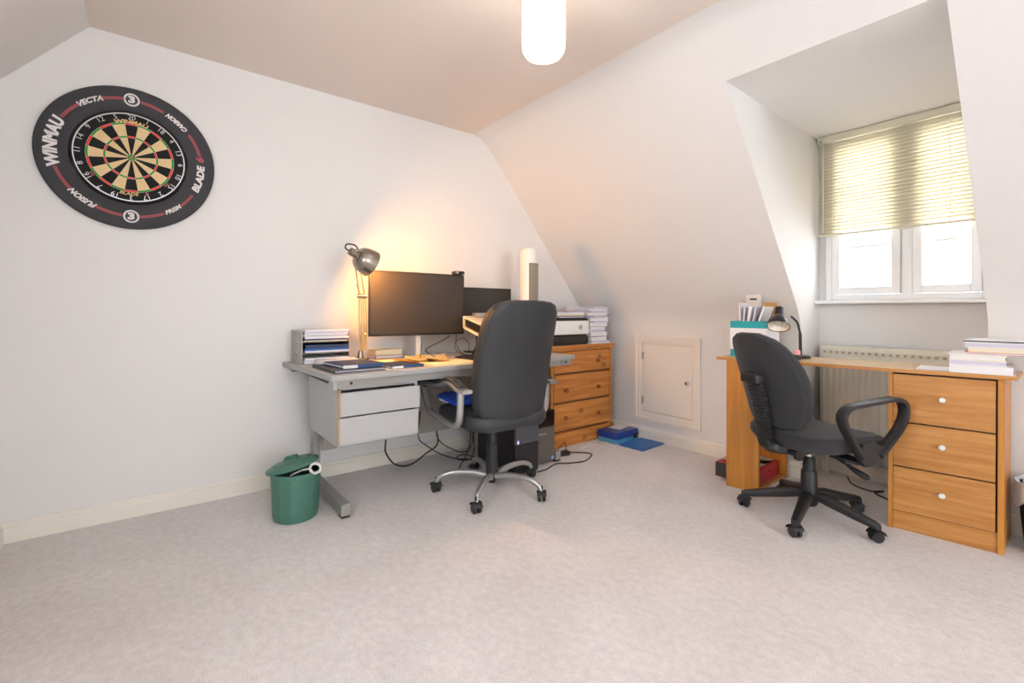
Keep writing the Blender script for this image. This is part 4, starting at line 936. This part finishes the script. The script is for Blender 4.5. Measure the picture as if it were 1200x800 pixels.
bm = nb(); cyl(bm, (0.655, 1.990, 0.205), (0.659, 1.990, 0.205), 0.007, 12); box(bm, 0.655, 0.6575, 2.0, 2.05, 0.202, 0.208); obj('power_button', bm, 'silver', p2)
bm = nb(); box(bm, 0.6555, 0.657, 2.095, 2.115, 0.03, 0.05); obj('sticker', bm, 'sticker', p2)
bm = nb()
for x in (0.33, 0.60):
    for y in (1.995, 2.105): cyl(bm, (x, y, 0), (x, y, 0.011), 0.012, 10)
obj('foot', bm, 'black', p2)
ad = thing('power_adapter', 'black power adapter lying on the carpet by the chest', 'adapter', (0.575, 2.27, 0.0), R(80))
bm = nb(); box(bm, -0.055, 0.055, -0.025, 0.025, 0.0, 0.03, 0.006); obj('body', bm, 'black', ad)
bm = nb(); tube(bm, bez([(0.055, 0, 0.014), (0.09, 0.0, 0.01), (0.14, -0.01, 0.005), (0.19, -0.05, 0.005), (0.18, -0.10, 0.005), (0.06, -0.18, 0.005), (-0.05, -0.17, 0.005), (-0.14, -0.14, 0.005), (-0.25, -0.20, 0.005), (-0.33, -0.22, 0.005)], 6), 0.0042, 6); obj('lead', bm, 'black', ad, True)
bm = nb(); tube(bm, bez([(-0.055, 0, 0.014), (-0.04, -0.03, 0.07), (0.0, -0.03, 0.10), (0.03, -0.01, 0.06), (0.02, 0.0, 0.031)], 6), 0.003, 6); obj('cord_loop', bm, 'black', ad, True)
cable('white_lead', [(0.50, 2.45, 0.004), (0.62, 2.44, 0.004), (0.66, 2.47, 0.004), (0.62, 2.62, 0.004), (0.57, 2.66, 0.004), (0.53, 2.62, 0.004), (0.55, 2.48, 0.004)], 0.003, 'thin white lead looped on the carpet before the chest', 'cord')
G = 'black cables trailing under the grey desk'
cable('power_cable', [(0.25, 1.12, 0.36), (0.235, 1.13, 0.22), (0.235, 1.13, 0.15), (0.235, 1.185, 0.07), (0.235, 1.26, 0.042), (0.235, 1.33, 0.055), (0.225, 1.405, 0.09), (0.215, 1.48, 0.118), (0.20, 1.505, 0.158), (0.172, 1.507, 0.217), (0.165, 1.50, 0.36)], 0.005, 'thick black cable sagging below the grey drawer unit', group=G)
cable('power_cable', [(0.155, 1.50, 0.38), (0.155, 1.515, 0.216), (0.160, 1.54, 0.132), (0.17, 1.631, 0.064), (0.18, 1.72, 0.03), (0.17, 1.79, 0.072), (0.165, 1.80, 0.19), (0.165, 1.79, 0.36)], 0.004, 'black cable looping low between the modesty panel and the skirting', group=G)
cable('power_cable', [(0.23, 1.36, 0.36), (0.185, 1.371, 0.193), (0.175, 1.438, 0.121), (0.185, 1.533, 0.053), (0.21, 1.64, 0.008), (0.26, 1.70, 0.006), (0.32, 1.73, 0.006)], 0.004, 'black cable slanting from the drawer unit corner down to the carpet', group=G)
cable('power_cable', [(0.235, 1.74, 0.36), (0.24, 1.73, 0.12), (0.25, 1.685, 0.018), (0.33, 1.60, 0.006), (0.41, 1.535, 0.006), (0.45, 1.53, 0.006), (0.43, 1.62, 0.006), (0.35, 1.71, 0.012), (0.27, 1.73, 0.02), (0.22, 1.68, 0.03), (0.24, 1.62, 0.02), (0.31, 1.66, 0.02), (0.29, 1.725, 0.05), (0.265, 1.74, 0.2), (0.265, 1.72, 0.36)], 0.004, 'black tangled cable beside the black computer tower', group=G)
# packet on the chair seat
bg = thing('blue_packet', 'crumpled blue packet lying on the leather chair seat', 'packet', (0.645, 1.435, 0.486))
bm = nb(); cushion(bm, rrect(0.24, 0.26, 0.02, 4), [(0.9, 0.0), (1.0, 0.006), (0.97, 0.018), (0.7, 0.028), (0.3, 0.03)], lambda u, v, d: Vector((u, v, d * (1 + 0.7 * math.sin(u * 31) * math.sin(v * 27 + 1)) + 0.02 * max(0, -u / .12)))); obj('wrapper', bm, 'bagblue', bg, True)
bm = nb(); box(bm, -0.08, 0.02, -0.128, -0.116, 0.006, 0.018, 0.003); obj('white_tag', bm, 'paper', bg)

# ------------------------------------------------------------------ blue pack and folder on the carpet
bp = thing('wipes_pack', 'dark and light blue plastic pack on the carpet at the chest corner', 'pack', (0.540, 2.915, 0.0), R(2))
def crumple(amp, ph): return lambda u, v, d: Vector((u + amp * math.sin(v * 40 + ph) * 0.5, v + amp * math.sin(u * 37 + ph), d + (amp * math.sin(u * 33 + v * 29 + ph) if d > 0.035 else 0)))
bm = nb(); cushion(bm, rrect(0.185, 0.285, 0.015, 4), [(0.97, 0.0), (1.0, 0.008), (1.0, 0.034)], crumple(0.0, 1)); obj('lower_wrap', bm, 'pack_cyan', bp, True)
bm = nb(); cushion(bm, rrect(0.186, 0.286, 0.015, 4), [(1.0, 0.0342), (1.01, 0.045), (1.0, 0.070), (0.95, 0.080), (0.6, 0.082)], crumple(0.004, 2)); obj('upper_wrap', bm, 'pack_blue', bp, True)
bm = nb(); box(bm, 0.0925, 0.097, 0.07, 0.115, 0.018, 0.052); obj('black_label', bm, 'blackg', bp)
bm = nb(); box(bm, -0.07, 0.03, -0.03, 0.12, 0.084, 0.087, mtx=Matrix.Rotation(R(8), 4, 'Z')); obj('white_flap', bm, 'paper', bp)
fo = thing('folder', 'bright blue folder lying flat on the carpet in front of the hatch', 'folder', (0.750, 2.930, 0.0), R(3))
slab('cover', 'folder_blue', 0, 0, 0.0, 0.205, 0.285, 0.003, 0, fo); slab('pages', 'paper', -0.004, 0, 0.0031, 0.19, 0.27, 0.004, 0, fo); slab('cover', 'folder_blue', 0, 0, 0.0072, 0.205, 0.285, 0.003, 0.6, fo)

# ------------------------------------------------------------------ things at the wooden desk
ZD2 = ZD + 0.0006
mb = thing('magazine_box', 'teal topped white file box on the wooden desk behind the task chair', 'file box', (1.610, 2.86, ZD2), R(7))
wx, wy, hh = 0.098, 0.12, 0.205
bm = nb(); box(bm, -wx, wx, -wy, wy, 0.0, 0.040, 0.001); obj('lower_band', bm, 'teal', mb)
bm = nb(); box(bm, -wx, wx, -wy, wy, 0.040, 0.165); obj('label_panel', bm, 'paper', mb)
bm = nb()
box(bm, -wx - 0.001, wx + 0.001, -wy - 0.001, -wy + 0.006, 0.165, hh); box(bm, -wx - 0.001, wx + 0.001, wy - 0.006, wy + 0.001, 0.165, hh); box(bm, -wx - 0.001, -wx + 0.006, -wy + 0.006, wy - 0.006, 0.165, hh); box(bm, wx - 0.006, wx + 0.001, -wy + 0.006, wy - 0.006, 0.165, hh); obj('upper_band', bm, 'teal', mb)
# contents: leaning envelopes and a clear holder, each its own thing
zc0 = ZD2 + 0.166
cont = [('paper', -0.055, 0.145, -3, 0.004, 'narrow white envelope at the clear holder edge of the file box'), ('paperlav', -0.04, 0.115, 5, 0.010, 'lavender envelope beside the clear holder in the file box'), ('paper', -0.015, 0.125, 9, 0.016, 'thick white envelope bundle in the middle of the file box'), ('paperlav', 0.012, 0.12, 11, 0.008, 'grey envelope leaning in the file box'), ('paper', 0.042, 0.128, 18, 0.010, 'white envelope leaning furthest in the file box')]
for m, dx, h, tl, th, lb in cont:
    e = bpy.data.objects.new('envelope', None)
    bm = nb(); box(bm, -th / 2, th / 2, -0.085, 0.085, 0, h); o = tag(obj('envelope', bm, m), lb, 'envelope', 'envelopes in the file box')
    o.location = (1.606 + dx * 0.9, 2.86 + dx * 0.12, zc0 + 0.002); o.rotation_euler = (0, R(tl), R(7))
bm = nb(); box(bm, -0.035, 0.035, -0.002, 0.002, 0, 0.150); o = tag(obj('brown_card', bm, 'brown'), 'brown card standing at the rear of the file box', 'card'); o.location = (1.655, 2.958, zc0 + 0.001); o.rotation_euler = (0, 0, R(7))
ho = thing('clear_holder', 'clear plastic holder standing tall in the file box', 'holder', (1.563, 2.945, zc0 + 0.001), R(7))
clear = mat('clear_plastic', (238, 234, 224), 0.15); clear.node_tree.nodes['Principled BSDF'].inputs['Alpha'].default_value = 0.55
bm = nb(); box(bm, -0.045, 0.045, -0.008, 0.008, 0, 0.195, 0.003); obj('sleeve', bm, clear, ho)
bm = nb(); box(bm, -0.02, 0.02, -0.0095, -0.008, 0.165, 0.176, 0.0005); obj('dark_slot', bm, 'gunmetal', ho)
bm = nb(); box(bm, -0.052, -0.0455, -0.009, 0.009, 0, 0.16); obj('yellow_edge', bm, 'orangepaper', ho)
# dark desk lamp
dl = thing('desk_lamp', 'unlit dark metal desk lamp behind the task chair', 'lamp', (1.842, 2.90, ZD2))
bm = nb(); lathe(bm, [(0.05, 0), (0.052, 0.006), (0.045, 0.016), (0.012, 0.022)], 24); obj('base', bm, 'gunmetal', dl, True)
bm = nb(); tube(bm, [(0, 0, 0.02), (0.0, -0.005, 0.14)], 0.0085, 10); tube(bm, bez([(0, -0.005, 0.14), (-0.01, -0.02, 0.20), (-0.03, -0.05, 0.235)], 6), 0.006, 8); obj('neck', bm, 'black', dl, True)
mtl = axis_mtx((-0.088, -0.060, 0.280), (0.16, -0.52, -0.84))
bm = nb(); lathe(bm, [(0.010, -0.004), (0.022, 0.0), (0.024, 0.05), (0.020, 0.055)], 20, mtl); obj('socket', bm, 'gunmetal', dl, True)
bm = nb(); lathe(bm, [(0.022, 0.05), (0.034, 0.06), (0.050, 0.085), (0.058, 0.112), (0.060, 0.122), (0.057, 0.121), (0.048, 0.088), (0.032, 0.064), (0.02, 0.056)], 28, mtl, closed_ends=False); obj('lamp_shade', bm, 'gunmetal', dl, True)
bm = nb(); lathe(bm, [(0.0562, 0.1195), (0.047, 0.0885), (0.031, 0.0655), (0.018, 0.060)], 28, mtl, closed_ends=False); obj('reflector', bm, 'lampin', dl, True)
bm = nb(); lathe(bm, [(0.012, 0.058), (0.018, 0.075), (0.022, 0.09), (0.016, 0.105), (0.004, 0.111)], 16, mtl); obj('bulb', bm, 'bulb_off', dl, True)
tb = thing('pink_tub', 'small pink lidded tub beside the dark desk lamp', 'tub', (1.862, 2.80, ZD2))
bm = nb(); lathe(bm, [(0.018, 0), (0.020, 0.004), (0.020, 0.022), (0.018, 0.026)], 18); obj('tub', bm, 'black', tb, True)
bm = nb(); lathe(bm, [(0.016, 0.026), (0.017, 0.04), (0.012, 0.052), (0.003, 0.055)], 18); obj('lid', bm, 'pink', tb, True)
# books and paper at the end of the wooden desk
def book(label, x, y, z, lx, ly, h, rz, cov, pages='paper', group='books at the end of the wooden desk'):
    t = thing('book', label, 'book', (x, y, z), R(rz), group); c = min(0.003, h * .2)
    slab('cover', cov, 0, 0, 0, lx, ly, c, 0, t); slab('pages', pages, -0.002, -0.002, c + .0001, lx - 0.004, ly - 0.003, h - 2 * c - .0002, 0, t); slab('cover', cov, 0, 0, h - c, lx, ly, c, 0, t); slab('spine', cov, lx / 2 - 0.0005, 0, 0, 0.001, ly, h, 0, t)
    return t
bkx, bky = 2.563, 2.902
book('thick white book lowest on the end of the wooden desk', bkx + 0.002, bky, ZD2, 0.196, 0.27, 0.034, 7, 'paper', 'paper')
book('white book second from the desk top under the magazines', bkx - 0.010, bky, ZD2 + 0.0345, 0.178, 0.27, 0.022, 7, 'paper', 'paperlav')
book('cream book third from the desk top with open edge', bkx - 0.012, bky + 0.002, ZD2 + 0.057, 0.172, 0.27, 0.018, 8, 'papercream', 'paper')
tag(slab('magazine', 'paper', bkx - 0.008, bky, ZD2 + 0.0755, 0.18, 0.272, 0.006, 5), 'thin white magazine on the lower book stack', 'magazine', 'books at the end of the wooden desk')
book('thin book with red cover under the upper books', bkx + 0.055, bky + 0.02, ZD2 + 0.082, 0.20, 0.26, 0.008, 3, 'redbook')
book('tan edged book resting on the thin red book', bkx + 0.060, bky + 0.02, ZD2 + 0.0905, 0.18, 0.25, 0.018, 2, 'papercream', 'cream')
book('white book second from the top of the pile', bkx + 0.052, bky + 0.02, ZD2 + 0.109, 0.19, 0.25, 0.022, 3, 'paper', 'paperlav')
book('dark covered book topmost on the pile', bkx + 0.058, bky + 0.02, ZD2 + 0.1315, 0.20, 0.25, 0.009, 0, 'paper', 'folder_blk')
tag(slab('paper_sheet', 'paper', 2.43, 2.89, ZD2, 0.15, 0.21, 0.001, 6), 'single white sheet on the wooden desk beside the books', 'paper')
# red box file and black box at the open leg unit
rbx = thing('box_file', 'red and black box file with papers on the bottom shelf of the wooden desk', 'box file', (1.562, 2.853, 0.0208), R(4))
bm = nb(); box(bm, -0.115, 0.132, -0.15, 0.15, 0, 0.085, 0.002); obj('box', bm, 'redbox', rbx)
bm = nb(); box(bm, -0.115, 0.132, -0.1532, -0.1502, 0.0, 0.083); obj('black_front', bm, 'folder_blk', rbx)
bm = nb(); cyl(bm, (0.132, 0.0, 0.055), (0.1335, 0.0, 0.055), 0.009, 12); obj('finger_hole', bm, 'blackhole', rbx)
pp = curl('paper_sheet', 'paper', 1.568, 2.855, 0.21, 0.27, 4, 0.022, 'wavy white papers lying on the red box file', 0.1062)
cable('radiator_cable', [(1.95, 3.30, 0.02), (2.0, 3.22, 0.006), (2.09, 3.18, 0.006), (2.15, 3.2, 0.015), (2.12, 3.16, 0.006), (2.20, 3.10, 0.006), (2.27, 3.03, 0.006)], 0.004, 'black cable on the carpet under the wooden desk')

# ------------------------------------------------------------------ bins
gb = thing('waste_bin', 'green ribbed plastic bin with tilted lid beside the grey desk', 'bin', (0.478, 0.570, 0.0)); gb.scale = (1.06, 1.06, 1.12)
bm = nb(); n = 48; prof = [(0.088, 0.0), (0.092, 0.004), (0.096, 0.03), (0.104, 0.185), (0.104, 0.19), (0.108, 0.19), (0.108, 0.205), (0.102, 0.205), (0.092, 0.02), (0.02, 0.015)]
rings = []
for (r, z) in prof:
    row = []
    for k in range(n):
        rr = r + (0.0022 if (k % 4 in (0, 1) and 0.03 <= z <= 0.186 and r > 0.095) else 0)
        row.append(bm.verts.new((rr * math.cos(2 * math.pi * k / n), rr * math.sin(2 * math.pi * k / n), z)))
    rings.append(row)
for i in range(len(rings) - 1):
    for k in range(n): bm.faces.new((rings[i][k], rings[i][(k + 1) % n], rings[i + 1][(k + 1) % n], rings[i + 1][k]))
bm.faces.new(rings[0][::-1]); bm.faces.new(rings[-1])
obj('body', bm, 'green', gb)
LM = Matrix.Translation((-0.010, -0.012, 0.228)) @ Matrix.Rotation(R(13), 4, Vector((0.75, -0.66, 0)).normalized()) 
bm = nb(); lathe(bm, [(0.112, -0.012), (0.114, -0.008), (0.114, 0.0), (0.109, 0.004), (0.085, 0.010), (0.082, 0.014), (0.04, 0.020), (0.003, 0.021)], 40, LM); obj('lid', bm, 'green', gb, True)
bm = nb(); prism(bm, [(-0.035, -0.012, 0.017), (-0.024, -0.012, 0.036), (0.024, -0.012, 0.036), (0.035, -0.012, 0.017)], (0, 0.024, 0), LM @ Matrix.Rotation(R(50), 4, 'Z')); obj('lid_handle', bm, 'green', gb)
bm = nb()
hc = Vector((0.098, 0.06, 0.222)); hx = Vector((0.62, 0.78, 0.05)).normalized(); hz = Vector((-0.1, 0.0, 1)).normalized()
lp = [hc + hx * (0.026 * math.cos(t * math.pi / 4)) + hz * (0.021 * math.sin(t * math.pi / 4)) for t in range(9)]
tube(bm, lp, 1.0, 6, flat=(0.007, 0.006)); tube(bm, [hc - hx * 0.026, hc - hx * 0.06 + Vector((0.0, 0, -0.004)), hc - hx * 0.115 + Vector((0.012, 0, -0.022))], 1.0, 6, flat=(0.010, 0.004)); obj('white_catch', bm, 'whiteplastic', gb, True)
wb = thing('waste_bin', 'black waste bin with grey liner beyond the drawer pedestal', 'bin', (2.788, 2.94, 0.0))
bm = nb(); lathe(bm, [(0.09, 0), (0.095, 0.005), (0.118, 0.27), (0.122, 0.275), (0.122, 0.285), (0.112, 0.285), (0.09, 0.012), (0.01, 0.01)], 32); obj('body', bm, 'black', wb, True)
bm = nb(); n = 40; rows = []
for (r, z, a) in ((0.108, 0.24, 0), (0.113, 0.292, 0.001), (0.125, 0.296, 0.001), (0.127, 0.26, 0.002), (0.128, 0.20, 0.004)):
    rows.append([bm.verts.new(((r + a * math.sin(k * 2.1)) * math.cos(2 * math.pi * k / n), (r + a * math.sin(k * 2.1)) * math.sin(2 * math.pi * k / n), z + a * 4 * math.sin(k * 1.3))) for k in range(n)])
for i in range(4):
    for k in range(n): bm.faces.new((rows[i][k], rows[i][(k + 1) % n], rows[i + 1][(k + 1) % n], rows[i + 1][k]))
obj('bin_liner', bm, 'liner', wb, True)
